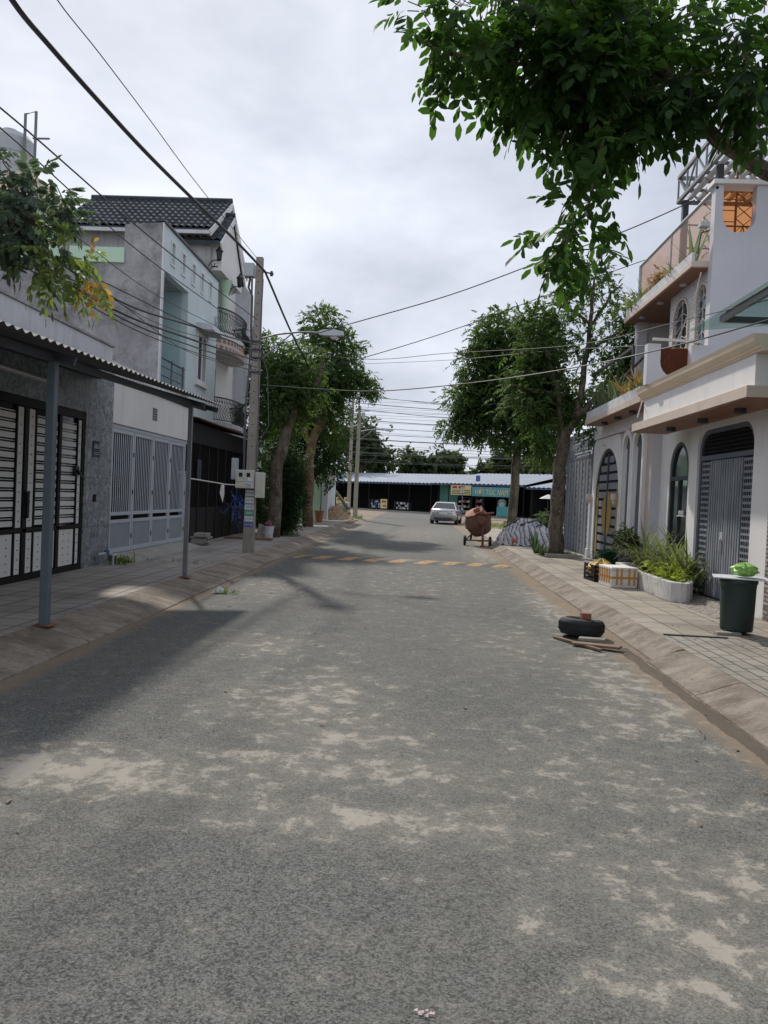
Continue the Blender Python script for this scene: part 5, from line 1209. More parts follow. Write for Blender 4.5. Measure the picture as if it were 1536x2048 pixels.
# ledges, bands, cornices
def ledge(x0, x1, y0, y1, z0, z1, lights, nm='ledge'):
    b = MB(); b.box(x0, y0, z0+.02, x1, y1, z1); l = b.build(nm, m_beige, hE, bevel=.006)
    b = MB(); b.box(x0+.02, y0+.02, z0, x1-.003, y1-.02, z0+.018); b.build('soffit', m_wood, l)
    for y in lights: b = MB(); b.lathe(((x0+x1)/2, y, z0-.001), [(.085, 0), (.085, -.07), (.06, -.075), (.0, -.06)], 16); b.build('downlight', m_steeld, l)
ledge(4.34, 5.048, 10.55, 16.1, 3.22, 3.40, (11.6, 13.1, 14.7))
ledge(4.50, 4.999, 16.2, 21.4, 3.86, 4.02, (17.6, 18.9, 20.2))
b = MB(); b.box(4.52, 16.3, 4.023, 4.60, 21.35, 4.22); b.box(4.605, 16.3, 4.023, 4.95, 16.38, 4.22); b.build('planter_wall', m_white2, hE, bevel=.008)
b = MB(); b.box(4.6, 16.4, 4.025, 5.2, 21.3, 4.12); b.build('planter_soil', m_soil, hE)
b = MB(); b.box(4.47, 10.62, 3.403, 5.28, 15.75, 3.84); b.build('parapet_band', m_white, hE)
b = MB(); prof = [(5.1, 3.843), (4.45, 3.843), (4.45, 3.87), (4.42, 3.88), (4.42, 3.91), (4.38, 3.93), (4.35, 3.97), (4.34, 4.01), (4.32, 4.06), (5.1, 4.06)]
n = len(prof); Y0, Y1 = 10.4, 15.85; b.add([(x, Y0, z) for x, z in prof]+[(x, Y1, z) for x, z in prof], [tuple(range(n)), tuple(range(n, 2*n))[::-1]]+[(i, (i+1) % n, n+(i+1) % n, n+i) for i in range(n)]); b.build('cornice', m_cream, hE)
# upper floor
b = MB(); b.box(5.285, 11.3, 3.5, 12, 22.4, 4.0); b.build('terrace_slab', m_conc, hE)
U = [(5.55, 7.86)]+[(5.86+.31*math.cos(t), 7.3+.31*math.sin(t)) for t in np.linspace(math.pi, 2*math.pi, 13)]+[(6.17, 7.86)]
b = MB(); b.plate([(4.27, 4.063), (4.27, 4.84), (4.52, 4.84), (4.52, 4.50)]+[(4.81+.29*math.cos(t), 4.50+.29*math.sin(t)) for t in np.linspace(math.pi, 2*math.pi, 11)][1:-1]+[(5.10, 4.50), (5.10, 4.84), (5.40, 4.84), (5.40, 7.88), (5.55, 7.88)]+[(5.55, 7.86)]+[(5.86+.31*math.cos(t), 7.3+.31*math.sin(t)) for t in np.linspace(math.pi, 2*math.pi, 13)][:]+[(6.17, 7.86), (6.17, 7.88), (10.5, 7.88), (10.5, 4.063)] if True else [(5.40, 3.9), (10.5, 3.9), (10.5, 7.88), (6.17, 7.88)]+[(6.17, 7.86)]+[(5.86+.31*math.cos(t), 7.3+.31*math.sin(t)) for t in np.linspace(2*math.pi, math.pi, 13)]+[(5.55, 7.86), (5.55, 7.88), (5.40, 7.88)], [], fy(15.0, 1), .2); b.build('side_wall', m_lilac, hE)
b = MB(); b.box(5.34, 14.93, 7.89, 10.5, 15.3, 7.97); b.build('wall_coping', m_white, hE)
b = MB(); b.box(5.5, 15.205, 6.95, 6.25, 15.215, 7.85); b.build('bronze_glazing', m_glasso, hE)
b = MB(); b.plate(rect(15.2, 3.95, 17.5, 6.38), [arch(15.26, 15.80, 4.4, 6.14), arch(16.30, 17.18, 4.3, 6.14)], fx(5.44, 1), .2); b.build('brick_front_wall', m_brickw, hE)
for a0, a1, z0, z1 in ((15.26, 15.80, 4.4, 6.14), (16.30, 17.18, 4.3, 6.14)):
    b = MB(); b.plate(arch(a0-.05, a1+.05, z0-.05, z1+.05), [arch(a0, a1, z0+.01, z1)], fx(5.41, 1), .028); wf = b.build('arched_window', m_beige, hE)
    b = MB(); am = (a0+a1)/2; b.box(5.45, am-.012, z0, 5.47, am+.012, z1-.01)
    for k in range(7): z = z0+.2+k*.24; b.bar((5.46, a0, z), (5.46, am, z+.16), .016); b.bar((5.46, am, z+.16), (5.46, a1, z), .016)
    b.build('iron_grille', m_lampg, wf)
    b = MB(); b.plate(arch(a0, a1, z0, z1), [], fx(5.49, 1), .01); b.build('pane', m_glassd, wf)
b = MB(); b.box(5.65, 17.3, 4.02, 9, 17.5, 6.355); b.box(7.2, 17.5, 4.0, 7.3, 22, 6.38); b.build('recess_wall', m_wood, hE)
b = MB(); b.box(5.35, 19.75, 4.0, 5.6, 20.0, 6.36); b.box(5.6, 19.8, 4.0, 7.2, 19.95, 6.36); b.build('corner_column', m_white2, hE)
b = MB(); b.box(5.08, 15.202, 6.385, 8, 20.05, 6.50); rl = b.build('roof_slab', m_beige, hE, bevel=.006)
b = MB(); b.box(5.10, 15.205, 6.36, 7.9, 20.0, 6.383); b.build('soffit', m_wood, rl)
for y in (16.3, 17.8, 19.2): b = MB(); b.lathe((5.3, y, 6.36), [(.075, 0), (.075, -.04), (.05, -.045), (0, -.03)], 14); b.build('downlight', m_lampg, rl)
b = MB(); b.box(5.10, 15.25, 6.503, 5.16, 20.0, 6.68); b.build('planter_wall', m_white2, rl)
b = MB(); b.box(5.42, 15.2, 6.52, 5.43, 19.95, 7.78); rg = b.build('glass_balustrade', m_glassb, hE)
b = MB(); b.tube([(5.42, 15.0, 7.83), (5.42, 20.0, 7.83)], .035, 8); b.tube([(5.42, 20.0, 6.5), (5.42, 20.0, 7.83)], .04, 8); b.tube([(5.42, 17.6, 6.5), (5.42, 17.6, 7.83)], .02, 8); b.build('handrail', m_lampg, rg)
b = MB(); b.box(6.6, 17.7, 6.5, 6.7, 19.9, 7.6); b.build('tiled_back_wall', m_beige, hE)
# cut out parapet at the end of the terrace
b = MB(); b.box(4.48, 15.205, 4.1, 5.14, 15.215, 4.8); b.build('bronze_glazing', m_bronzed, hE)
b = MB(); b.box(4.60, 17.3, 5.2, 4.66, 21.3, 5.26); b.box(4.60, 17.3, 4.25, 4.66, 17.36, 5.2); b.bar((4.63, 21.3, 4.3), (5.2, 17.8, 5.35), .05); b.build('terrace_rail', m_steeld, hE)
b = MB()
for k in range(9): b.box(4.62+k*.085, 16.1, 4.07, 4.62+k*.085+.07, 16.13, 5.0)
b.build('wood_screen', m_wood, hE)
# steel pergola on the roof
pg = thing('roof_pergola', 'dark steel truss pergola with slatted roof on the white house terrace', 'pergola', (6.5, 16, 7.9))
b = MB(); zc0, zc1 = 8.42, 8.95
for z in (zc0, zc1): b.bar((5.42, 17.3, z), (5.42, 11.8, z), .07)
for z in (zc0, zc1): b.bar((5.42, 17.3, z), (9.5, 17.3, z), .07)
y = 17.3; k = 0
while y > 12: b.bar((5.42, y, zc0 if k % 2 else zc1), (5.42, y-.55, zc1 if k % 2 else zc0), .035); b.bar((5.42, y, zc0), (5.42, y, zc1), .035); y -= .55; k += 1
x = 5.42; k = 0
while x < 9.4: b.bar((x, 17.3, zc0 if k % 2 else zc1), (x+.5, 17.3, zc1 if k % 2 else zc0), .035); x += .5; k += 1
b.build('truss', m_post2, pg)
b = MB()
for p_ in ((5.55, 17.2), (5.6, 15.4), (9.3, 17.2)): b.box(p_[0]-.06, p_[1]-.06, 6.5, p_[0]+.06, p_[1]+.06, zc0)
for z in (6.9, 7.4, 7.9): b.bar((5.55, 17.2, z), (7.6, 17.2, z), .03)
for k in range(5): b.bar((5.6+k*.4, 17.2, 6.6), (6.0+k*.4, 17.2, 7.9), .02); b.bar((6.0+k*.4, 17.2, 6.6), (5.6+k*.4, 17.2, 7.9), .02)
b.build('lattice_post', m_steeld, pg)
b = MB()
for x in (5.72, 6.02): b.bar((x, 15.6, 6.6), (x, 15.6, 8.4), .035)
for k in range(7): b.bar((5.72, 15.6, 6.75+k*.22), (6.02, 15.6, 6.75+k*.22), .014)
for k in range(6): b.bar((5.4, 15.6, 6.7+k*.26), (5.72, 15.6, 6.96+k*.26), .014); b.bar((5.4, 15.6, 6.96+k*.26), (5.72, 15.6, 6.7+k*.26), .014); b.bar((6.02, 15.6, 6.7+k*.26), (6.34, 15.6, 6.96+k*.26), .014); b.bar((6.02, 15.6, 6.96+k*.26), (6.34, 15.6, 6.7+k*.26), .014)
b.build('lattice_screen', m_rust, pg)
b = MB()
for k in range(19): x = 5.6+k*.21; b.box(x, 11.8, 8.46, x+.10, 17.25, 8.52)
b.build('slat', m_lampg, pg)
b = MB(); b.box(7.0, 11.8, 8.6, 9.6, 17.2, 8.66)
for k in range(12): b.box(5.5, 12+k*.45, 8.54, 9.6, 12.05+k*.45, 8.59)
b.build('roof_sheet', m_steeld, pg)
# terrace plants
def bladeplant(name, lab, c, s, n, L, w, m, sd, spread=.6, bend=.7, group=None):
    t = thing(name, lab, 'plant', (c[0], c[1], c[2]), group); blades('leaves', m, t, *c, *s, n, L, w, spread, bend, sd); return t
GP = 'plants in the balcony planters'
bladeplant('terrace_plant', 'bronze strap leaved plants spilling from the lower terrace planter', (4.75, 17.6, 4.12), (.3, 1.5), 120, .75, .035, m_bladeb, 41, group=GP)
bladeplant('terrace_plant', 'upright snake plants at the far half of the lower terrace planter', (4.75, 19.8, 4.12), (.3, 2.6), 150, .85, .04, m_blades, 42, .5, .25, group=GP)
bladeplant('roof_plant', 'green and yellow strap leaved plants behind the roof balustrade', (5.25, 17.0, 6.5), (.15, 3.0), 150, .5, .03, m_blade, 43, group=GP)
bladeplant('roof_plant', 'long leaved plants trailing over the far end of the roof slab', (5.2, 19.4, 6.5), (.2, 1.2), 110, .8, .04, m_blade, 44, .9, .9, group=GP)
t = thing('roof_plant', 'tall croton with few dark broad leaves beside the roof wall', 'plant', (5.22, 15.5, 6.5), GP); blades('leaves', m_blades, t, 5.22, 15.6, 6.5, .1, .15, 8, 1.0, .07, .6, .2, 45)
t = thing('roof_plant', 'copper leaved shrub behind the bronze glass railing', 'plant', (5.3, 18.2, 6.5), GP); crown('c', [(5.28, 18.2, 6.95, .12, .5, .3, 90)], m_copper, t, .16, 3, name2='leaves')
bladeplant('terrace_plant', 'pale spider leaved plants in the planter beside the cut out parapet', (4.7, 16.7, 4.12), (.25, .6), 70, .6, .03, m_blade, 47, .8, .9, group=GP)
t = thing('window_plant', 'small spiky plant standing behind the cut out terrace parapet', 'plant', (5.0, 15.9, 4.05), GP); blades('leaves', m_lime, t, 4.95, 15.9, 4.15, .1, .3, 26, .5, .04, .6, .5, 46)
# lamp bar and service cable
fl = thing('tube_lamp', 'white tube lamp fixed across the corner of the upper wall', 'lamp', (5.3, 14.9, 4.8)); b = MB(); p0 = at(1306, 678, y=14.9); p1 = at(1404, 684, y=14.9); b.bar(p0, p1, .05); b.build('housing', m_pipe, fl)
b = MB(); b.cbox(p1, (.07, .06, .1)); b.build('end_bracket', m_lampg, fl)
sf = thing('spot_lamp', 'small grey spotlight on an arm above the roof planter', 'lamp', (5.3, 15.1, 7.1)); b = MB(); b.tube([(5.15, 15.1, 6.6), (5.2, 15.1, 7.0), (5.35, 15.1, 7.05)], .015, 6); b.build('arm', m_steeld, sf); b = MB(); b.box(5.15, 15.0, 7.1, 5.33, 15.15, 7.18); b.build('head', m_lampg, sf)

# ================================================================== neighbour at right edge (brick tile wall, glass canopy)
hH = thing('mosaic_tiled_house', 'house front clad in brown and cream brick mosaic at the right edge', 'house', (5.3, 9.5, 0))
b = MB(); b.box(5.03, 3, .0, 5.4, 11.28, 3.6); b.build('wall', m_tilew, hH)
b = MB(); b.box(4.97, 11.1, 2.9, 5.02, 11.22, 3.9); b.build('downpipe', m_post2, hH)
b = MB(); b.box(5.4, 3, 0, 11, 11.25, 5.2); b.build('house_body', m_white2, hH)
cn = thing('glass_canopy', 'tilted glass canopy on a dark frame at the right edge above the cornice', 'canopy', (4.6, 9.5, 4.4))
b = MB(); b.bar((4.2, 11.2, 4.42), (4.2, 5.0, 4.42), .05, .09); b.bar((4.225, 11.2, 4.42), (5.3, 11.2, 4.42), .05, .09); b.bar((4.225, 8.0, 4.42), (5.3, 8.0, 4.42), .05, .08); b.build('frame', m_steeld, cn)
b = MB(); b.add([(4.13, 12.3, 4.50), (4.08, 5, 4.50), (5.35, 5, 4.62), (5.35, 12.3, 4.62), (4.13, 12.3, 4.488), (4.08, 5, 4.488), (5.35, 5, 4.608), (5.35, 12.3, 4.608)], [(0, 1, 2, 3), (4, 7, 6, 5), (0, 4, 5, 1), (1, 5, 6, 2), (2, 6, 7, 3), (3, 7, 4, 0)]); b.build('glass_pane', m_glassc, cn)
b = MB(); b.box(4.16, 5, 4.472, 4.24, 11.0, 4.482); b.build('mastic_strip', m_cream, cn)
# ================================================================== things on the right pavement
# planter bed
pb = thing('planter_bed', 'low rendered planter bed with curved end before the arched window', 'planter', (4.7, 14.5, .15))
out_ = [(4.98, 17.0), (4.38, 17.0), (4.28, 15.0), (4.24, 13.6), (4.24, 13.25), (4.25, 13.1), (4.275, 12.97), (4.32, 12.88), (4.39, 12.82), (4.47, 12.80), (4.55, 12.86), (4.63, 13.0), (4.75, 13.3), (4.88, 13.7), (5.0, 14.1), (5.0, 14.6), (5.24, 14.65), (5.24, 17.0)]
cx_, cy_ = 4.68, 15.0
in_ = [(4.92, 16.9), (4.48, 16.9), (4.38, 15.0), (4.34, 13.6), (4.36, 13.15), (4.45, 12.98), (4.68, 13.4), (4.92, 14.15), (4.92, 14.7), (5.16, 14.75), (5.16, 16.9)]
b = MB(); b.plate(out_, [in_], lambda a, c, t: (a, c, .151+t), .33); b.build('rim', m_bed, pb, bevel=.012)
b = MB(); b.plate(in_, [], lambda a, c, t: (a, c, .2+t), .18); b.build('soil', m_soil, pb)
gl = crown('c', [(4.6, 14.2, .50, .26, .9, .14, 520), (4.5, 13.4, .48, .13, .35, .1, 140)], m_lime, None, .15, 3, lw=.7, ls=.5, name2='ground_cover_plants'); tag(gl, 'bright lime ground cover filling the rendered planter bed', 'ground cover', kind='stuff')
for i, (x, y, L, n) in enumerate(((4.85, 14.3, 1.35, 70), (4.95, 15.2, 1.25, 60), (4.75, 15.9, 1.35, 70), (4.8, 13.7, 1.0, 36))):
    lab = ('dense tall striped leaf clump at the right end of the planter', 'middle clump of tall striped leaves before the arched window', 'arching striped leaf clump at the left end of the planter', 'short front clump of striped leaves near the grille door')[i]
    t = thing('striped_plant', lab, 'plant', (x, y, .38), 'striped leaf plants in the bed'); blades('leaves', m_blade, t, x, y, .38, .34, .55, int(n*1.15), L*.97, .042, .75, 1.25, 50+i)
t = thing('feathery_bush', 'dark feathery asparagus bush beside the arched gate', 'bush', (4.65, 18.3, .15)); crown('c', [(4.6, 18.5, .45, .38, .65, .32, 420)], m_feather, t, .16, 5, lw=.2, ls=.4, name2='foliage')
t = thing('potted_plant', 'dark leafy potted plant before the niches', 'plant', (4.75, 17.5, .15)); crown('c', [(4.75, 17.5, .95, .28, .35, .35, 170)], m_leafd, t, .2, 3, name2='foliage')
b = MB(); b.lathe((4.75, 17.5, .152), [(.14, 0), (.19, .4), (.2, .44), (.16, .42)], 16); b.build('pot', m_steeld, t)
# foam box
fb = thing('foam_box', 'white foam box bound with orange tape beside the planter', 'box', (3.95, 15.1, .15), rz=R(8))
b = MB(); b.box(-.26, -.32, .002, .26, .32, .33); b.build('box', m_foam, fb, local=True, bevel=.015)
b = MB(); b.box(-.27, -.33, .333, .27, .33, .39); b.build('lid', m_foam, fb, local=True, bevel=.012)
b = MB()
for z in (.17,): b.box(-.263, -.323, z, .263, .323, z+.045)
for x in (-.17, -.08, .07, .17): b.box(x, -.334, .06, x+.035, -.324, .37)
for y in (-.24, -.12, .0, .12, .24): b.box(-.274, y, .08, -.264, y+.035, .37)
b.build('tape', m_tape, fb, local=True)
# black crate with yellow sack
ck = thing('plastic_crate', 'black slatted plastic crate left of the foam box', 'crate', (3.85, 16.05, .15), rz=R(6)); b = MB()
for z in (.0, .09, .18, .27):
    b.box(-.25, -.34, z+.005, .25, -.32, z+.065); b.box(-.25, .32, z+.005, .25, .34, z+.065); b.box(-.25, -.32, z+.005, -.23, .32, z+.065); b.box(.23, -.32, z+.005, .25, .32, z+.065)
for x, y in ((-.25, -.34), (.22, -.34), (-.25, .31), (.22, .31)): b.box(x, y, .0, x+.03, y+.03, .34)
b.box(-.23, -.32, .004, .23, .32, .02); b.build('shell', m_blk, ck, local=True)
def sack(name, lab, c, r, h, mat, seed, cat='bag', knot=True):
    rr = np.random.default_rng(seed); bm = bmesh.new(); bmesh.ops.create_icosphere(bm, subdivisions=5, radius=1)
    ph = rr.random(6)*6
    from mathutils import noise as mn
    for v in bm.verts:
        x, y, z = v.co; th = math.atan2(y, x); f = 1+.20*(mn.noise(Vector((x*2.2+seed, y*2.2, z*2.2)))+.6*abs(mn.noise(Vector((x*5, y*5+seed, z*3)))))+.07*math.sin(th*7+ph[0]+z*3)+.05*math.sin(th*13+ph[1])+.06*math.sin(z*9+th*3+ph[2]); zz = z if z > 0 else z*.9
        if knot and z > .55: f *= max(.25, 1-(z-.55)*1.2); 
        v.co = (x*f*r, y*f*r*.9, h*(.5+.5*zz)*(1+.05*math.sin(th*5)))
    me = bpy.data.meshes.new(name); bm.to_mesh(me); bm.free(); me.materials.append(mat); me.polygons.foreach_set('use_smooth', [True]*len(me.polygons))
    o = bpy.data.objects.new(name, me); COL.objects.link(o); o.location = c; tag(o, lab, cat); WL[name] = (0, 0, 0); return o
sack('yellow_sack', 'crumpled yellow brown sack filling the black crate', (3.85, 16.05, .18), .25, .42, m_ybag, 1)
# drum with board and bag
DX_, DY_ = 4.12, 9.95
dm = thing('plastic_drum', 'dark green plastic drum standing on bricks by the mosaic wall', 'drum', (DX_, DY_, .15))
b = MB(); b.lathe((DX_, DY_, .19), [(.185, 0), (.195, .02), (.205, .3), (.212, .55), (.218, .60), (.228, .61), (.228, .655), (.21, .66), (.2, .3), (0, .28)], 40); b.build('shell', m_drum, dm, smooth=True)
b = MB(); b.box(DX_-.32, DY_-.22, .150, DX_-.02, DY_-.1, .189); b.box(DX_-.1, DY_+.05, .150, DX_+.15, DY_+.17, .189); b.build('brick_base', m_conc, dm, bevel=.006)
b = MB(); b.add([(DX_-.36, DY_-.12, .853), (DX_+.3, DY_-.34, .853), (DX_+.42, DY_+.28, .853), (DX_-.2, DY_+.36, .853), (DX_-.36, DY_-.12, .867), (DX_+.3, DY_-.34, .867), (DX_+.42, DY_+.28, .867), (DX_-.2, DY_+.36, .867)], [(0, 3, 2, 1), (4, 5, 6, 7), (0, 1, 5, 4), (1, 2, 6, 5), (2, 3, 7, 6), (3, 0, 4, 7)])
tag(b.build('lid_board', m_white2, bevel=.002), 'thin pale board laid across the top of the green drum', 'board')
sack('green_bag', 'knotted bright green plastic bag on top of the drum board', (DX_+.06, DY_-.02, .868), .15, .19, m_bag, 2)
b = MB(); b.bar((4.5, 9.75, .17), (4.75, 9.95, .17), .14, .07); b.bar((4.55, 9.95, .2), (4.72, 9.7, .24), .10, .05); tag(b.build('brick_rubble', m_brick, bevel=.01), 'few broken bricks between the drum and the mosaic wall', 'bricks')
b = MB(); b.add([(3.82, 14.0, .158), (5.03, 14.2, .20), (5.03, 11.8, .20), (4.4, 10.6, .158), (4.28, 12.75, .16)], [(0, 1, 2), (0, 2, 4), (4, 2, 3)])
m_cobble = NT('cobble_ramp'); vo = m_cobble.n('ShaderNodeTexVoronoi'); vo.inputs['Scale'].default_value = 17; m_cobble.l(m_cobble.pos, vo.inputs[0])
m_cobble.bump(m_cobble.math('MULTIPLY', vo.outputs['Distance'], -1), .9, .02); m_cobble = m_cobble.fin(m_cobble.mix(m_cobble.ramp(vo.outputs['Distance'], .15, .62), (.40, .36, .31), (.17, .15, .125)), .85)
b = MB(); b.add([(4.30, 12.75, .153), (4.98, 14.05, .153), (5.04, 14.05, .205), (5.04, 11.85, .205), (4.35, 11.2, .153)], [(0, 1, 2), (0, 2, 3), (0, 3, 4)]); b.build('cobbled_ramp', m_cobble, hE)
# tyre, brick, boards
ty = thing('worn_tyre', 'old black car tyre lying flat in the gutter at the right kerb', 'tyre', (2.17, 9.95, .03), rot=(R(-2.5), R(3), .3))
b = MB(); b.lathe((0, 0, .0), [(.17, .02), (.20, .0), (.255, .01), (.275, .04), (.283, .07), (.277, .073), (.277, .082), (.284, .085), (.285, .125), (.278, .128), (.278, .137), (.284, .14), (.280, .17), (.262, .20), (.205, .215), (.175, .195), (.17, .17), (.185, .1), (.17, .02)], 44); 
vs = []
for k in range(44):
    t = 2*math.pi*k/44; b.bar((.284*math.cos(t), .284*math.sin(t), .06), (.284*math.cos(t+.05), .284*math.sin(t+.05), .16), .012, .008)
b.build('casing', m_rub, ty, local=True)
b = MB(); b.lathe((0, 0, .0), [(0, .1), (.183, .1), (.183, .112), (0, .112)], 30); b.build('inner_board', m_timber, ty, local=True)
b = MB(); b.box(2.14, 9.80, .240, 2.26, 9.93, .32); b.v = [(x, y, z+.01) for x, y, z in b.v]; tag(b.build('brick', m_brick, bevel=.006), 'single red brick set upright on the tyre', 'brick')
b = MB(); b.bar((1.95, 9.35, .03), (2.45, 9.08, .05), .14, .03); tag(b.build('wood_board', m_woodp, bevel=.006), 'short grey brown board in front of the tyre', 'board')
b = MB(); b.bar((1.80, 9.75, .02), (2.20, 9.0, .025), .05, .03); tag(b.build('wood_batten', m_timber, bevel=.004), 'thin batten pointing along the gutter under the tyre', 'batten')
b = MB(); b.bar((2.05, 9.5, .06), (2.35, 9.4, .07), .12, .04); tag(b.build('stone_shard', m_conc, bevel=.01), 'grey stone piece wedged between board and tyre', 'stone')
b = MB(); b.bar((3.08, 9.54, .158), (3.85, 9.52, .158), .025, .012); tag(b.build('steel_bar', m_steeld), 'dark thin bar lying across the paving joint', 'bar')

# tree pit and agaves by tree 1
tr_ = thing('tree_pit', 'low rectangular concrete kerb round the near right trunk', 'kerb ring', (4.1, 22.6, .15))
b = MB(); b.plate(rect(3.72, 22.1, 4.75, 23.4), [rect(3.80, 22.18, 4.67, 23.32)], lambda a, c, t: (a, c, .151+t), .11); b.build('rim', m_conc, tr_, bevel=.01)
b = MB(); b.box(3.8, 22.18, .152, 4.67, 23.32, .20); b.build('soil', m_soil, tr_)
for i, (x, y, L, lab) in enumerate(((3.62, 23.2, .75, 'spiky upright agave left of the near right trunk'), (3.7, 22.4, .42, 'low spreading agave at the corner of the tree pit'))):
    t = thing('agave', lab, 'plant', (x, y, .18), 'agaves round the tree'); blades('leaves', m_agave, t, x, y, .18, .1, .1, 26 if i == 0 else 18, L, .07, .9 if i == 0 else 1.35, .2, 70+i)
o = blades('pit_plants', m_grass, None, 4.45, 22.5, .2, .4, .5, 60, .2, .02, 1, .8, 75); tag(o, 'small weeds inside the tree pit', 'weeds', kind='stuff')

# ================================================================== RIGHT TREES
tree('street_tree', 'right street tree with thick speckled trunk beside the slate gate', (4.13, 22.9, .15),
     [([(4.14, 22.9, .1), (4.12, 22.9, 1.4), (4.16, 22.9, 2.8), (4.25, 22.9, 3.9)], .235, .17), ([(4.2, 22.9, 3.5), (4.5, 22.8, 4.2), (4.9, 22.7, 4.6), (5.4, 22.6, 5.4)], .13, .05),
      ([(4.15, 22.9, 3.7), (4.0, 22.9, 4.9), (3.5, 22.8, 6.2), (3.3, 22.8, 6.9)], .12, .03), ([(4.5, 22.8, 4.2), (4.75, 22.9, 5.8), (4.85, 22.9, 7.4), (4.9, 23, 8.4)], .11, .03),
      ([(4.8, 22.9, 6.2), (5.5, 22.8, 6.7), (6.2, 22.7, 6.9)], .05, .02), ([(4.82, 22.9, 7.0), (4.2, 22.8, 7.4), (3.7, 22.8, 7.5)], .05, .02), ([(4.9, 22.9, 7.0), (5.4, 22.9, 7.9), (5.7, 22.9, 8.2)], .05, .02), ([(4.0, 22.9, 4.9), (3.2, 22.8, 5.0), (2.4, 22.7, 5.1)], .07, .02)],
     [(3.35, 22.9, 6.3, .95, 1.1, .9, 260), (4.9, 22.9, 8.3, .75, .9, .55, 150), (3.9, 22.8, 7.4, .7, .8, .5, 130), (5.6, 22.9, 7.5, .8, .8, .55, 130), (6.5, 22.7, 6.5, .7, .8, .9, 280), (5.9, 22.8, 5.8, .9, .8, .6, 260), (6.9, 22.7, 7.4, .6, .8, .5, 130), (4.3, 22.9, 8.7, .5, .6, .3, 60),
      (5.3, 22.7, 5.0, .7, .8, .6, 160), (3.0, 22.8, 4.8, 1.0, 1.1, .9, 300), (4.9, 22.9, 6.6, .6, .7, .6, 110), (4.2, 22.9, 5.6, .7, .8, .6, 120), (5.0, 22.7, 4.0, .45, .6, .4, 60), (3.5, 22.9, 4.0, .5, .8, .45, 110), (4.5, 23.6, 4.6, .6, .6, .6, 240), (3.3, 23.4, 5.6, .9, .6, .8, 380), (3.7, 23.3, 4.7, .8, .6, .7, 340), (3.2, 23, 7.1, .6, .7, .5, 160), (6.4, 22.9, 5.7, .7, .7, .6, 220), (6.3, 22.9, 7.2, .6, .6, .5, 120), (3.9, 23.4, 6.6, .6, .6, .7, 190)], L=.27, group=GT)
tree('street_tree', 'farther right street tree with dense crown behind the tarpaulin pile', (4.05, 33, .15),
     [([(4.05, 33, .1), (4.1, 33, 2.5), (4.15, 33, 4.6)], .22, .16), ([(4.15, 33, 4.4), (3.0, 33, 5.6), (2.2, 33, 6.5)], .11, .04), ([(4.15, 33, 4.4), (4.2, 33, 6.5), (3.9, 33, 8.4)], .13, .04), ([(4.15, 33, 4.4), (5.2, 33.2, 6.0)], .11, .04)],
     [(3.2, 33, 8.9, 1.35, 1.6, .95, 560), (4.8, 33, 8.4, 1.1, 1.6, 1.0, 420), (2.4, 33, 7.4, 1.15, 1.6, 1.0, 520), (3.9, 33, 7.2, 1.5, 1.8, 1.2, 620), (1.9, 33, 6.1, 1.1, 1.5, .8, 420), (3.5, 33, 5.9, 1.7, 1.7, 1.0, 640), (1.5, 33, 4.75, .85, 1.2, .55, 240), (2.9, 33, 4.6, 1.0, 1.4, .6, 300), (5.3, 33, 6.2, 1.2, 1.6, 1.1, 420), (5.2, 33.2, 4.7, 1.0, 1.4, .8, 420), (5.6, 33.5, 3.9, .8, 1.2, .6, 260), (4.6, 33.4, 5.4, 1.0, 1.2, .8, 360), (3.4, 32.2, 6.6, 1.3, .8, 1.1, 520), (4.3, 32.6, 4.3, 1.1, 1.0, .6, 380), (2.3, 32.6, 5.4, 1.0, 1.0, .8, 380), (2.6, 32.4, 8.2, 1.0, 1.0, .9, 300), (4.4, 32.4, 7.6, 1.2, .8, 1.0, 360)], L=.33, group=GT)

# near overhanging trees: twig-built crowns with full pinnate leaves
def twigs(blobs, L, pairs, tl=(.16, .36), step=.05, down=.35):
    P = []; D = []; seg = []
    for (x, y, z, rx, ry, rz, n) in blobs:
        c = np.array([x, y, z])
        for _ in range(n):
            d = unit(rng.normal(0, 1, 3)); st = c+d*np.array([rx, ry, rz])*rng.random()**.5; dr = unit(d*.8+rng.normal(0, .45, 3)+np.array([0, 0, -down])); l = rng.uniform(tl[0]*.6, min(tl[1], .09+.75*rx))
            pts = []; p = st.copy(); m = int(l/step)
            for k in range(m):
                p = p+dr*step; dr = unit(dr+np.array([0, 0, -.035])+rng.normal(0, .03, 3)); pts.append(p.copy())
                if k > 0: sd = unit(np.cross(dr, rng.normal(0, 1, 3))); P.append(p.copy()); D.append(unit(dr*.7+sd*.8+np.array([0, 0, -.25])))
            P.append(p.copy()); D.append(dr.copy()); seg.append([st]+pts[::2]+[p])
    return np.array(P), np.array(D), seg
def neartree(name, label, base, paths, blobs, leafm, L, pairs=4, gl=GT, lw=.42):
    t = thing(name, label, 'tree', base, gl); limbs(MB(), paths).build('trunk', m_bark, t, smooth=True)
    P, D, seg = twigs(blobs, L, pairs); Ls = L*(.7+.5*rng.random(len(P)))
    V, F = leaflets(*pinnate(P, D, Ls, pairs, lw, .42, .55)); meshnp('crown', V, F, leafm, t)
    b = MB()
    for s in seg: b.tube(s, .004, 4, False)
    b.build('twig', m_bark, t)['kind'] = 'stuff'; return t
A_ = lambda u, v, y: at(u, v, y=y)
nb = []
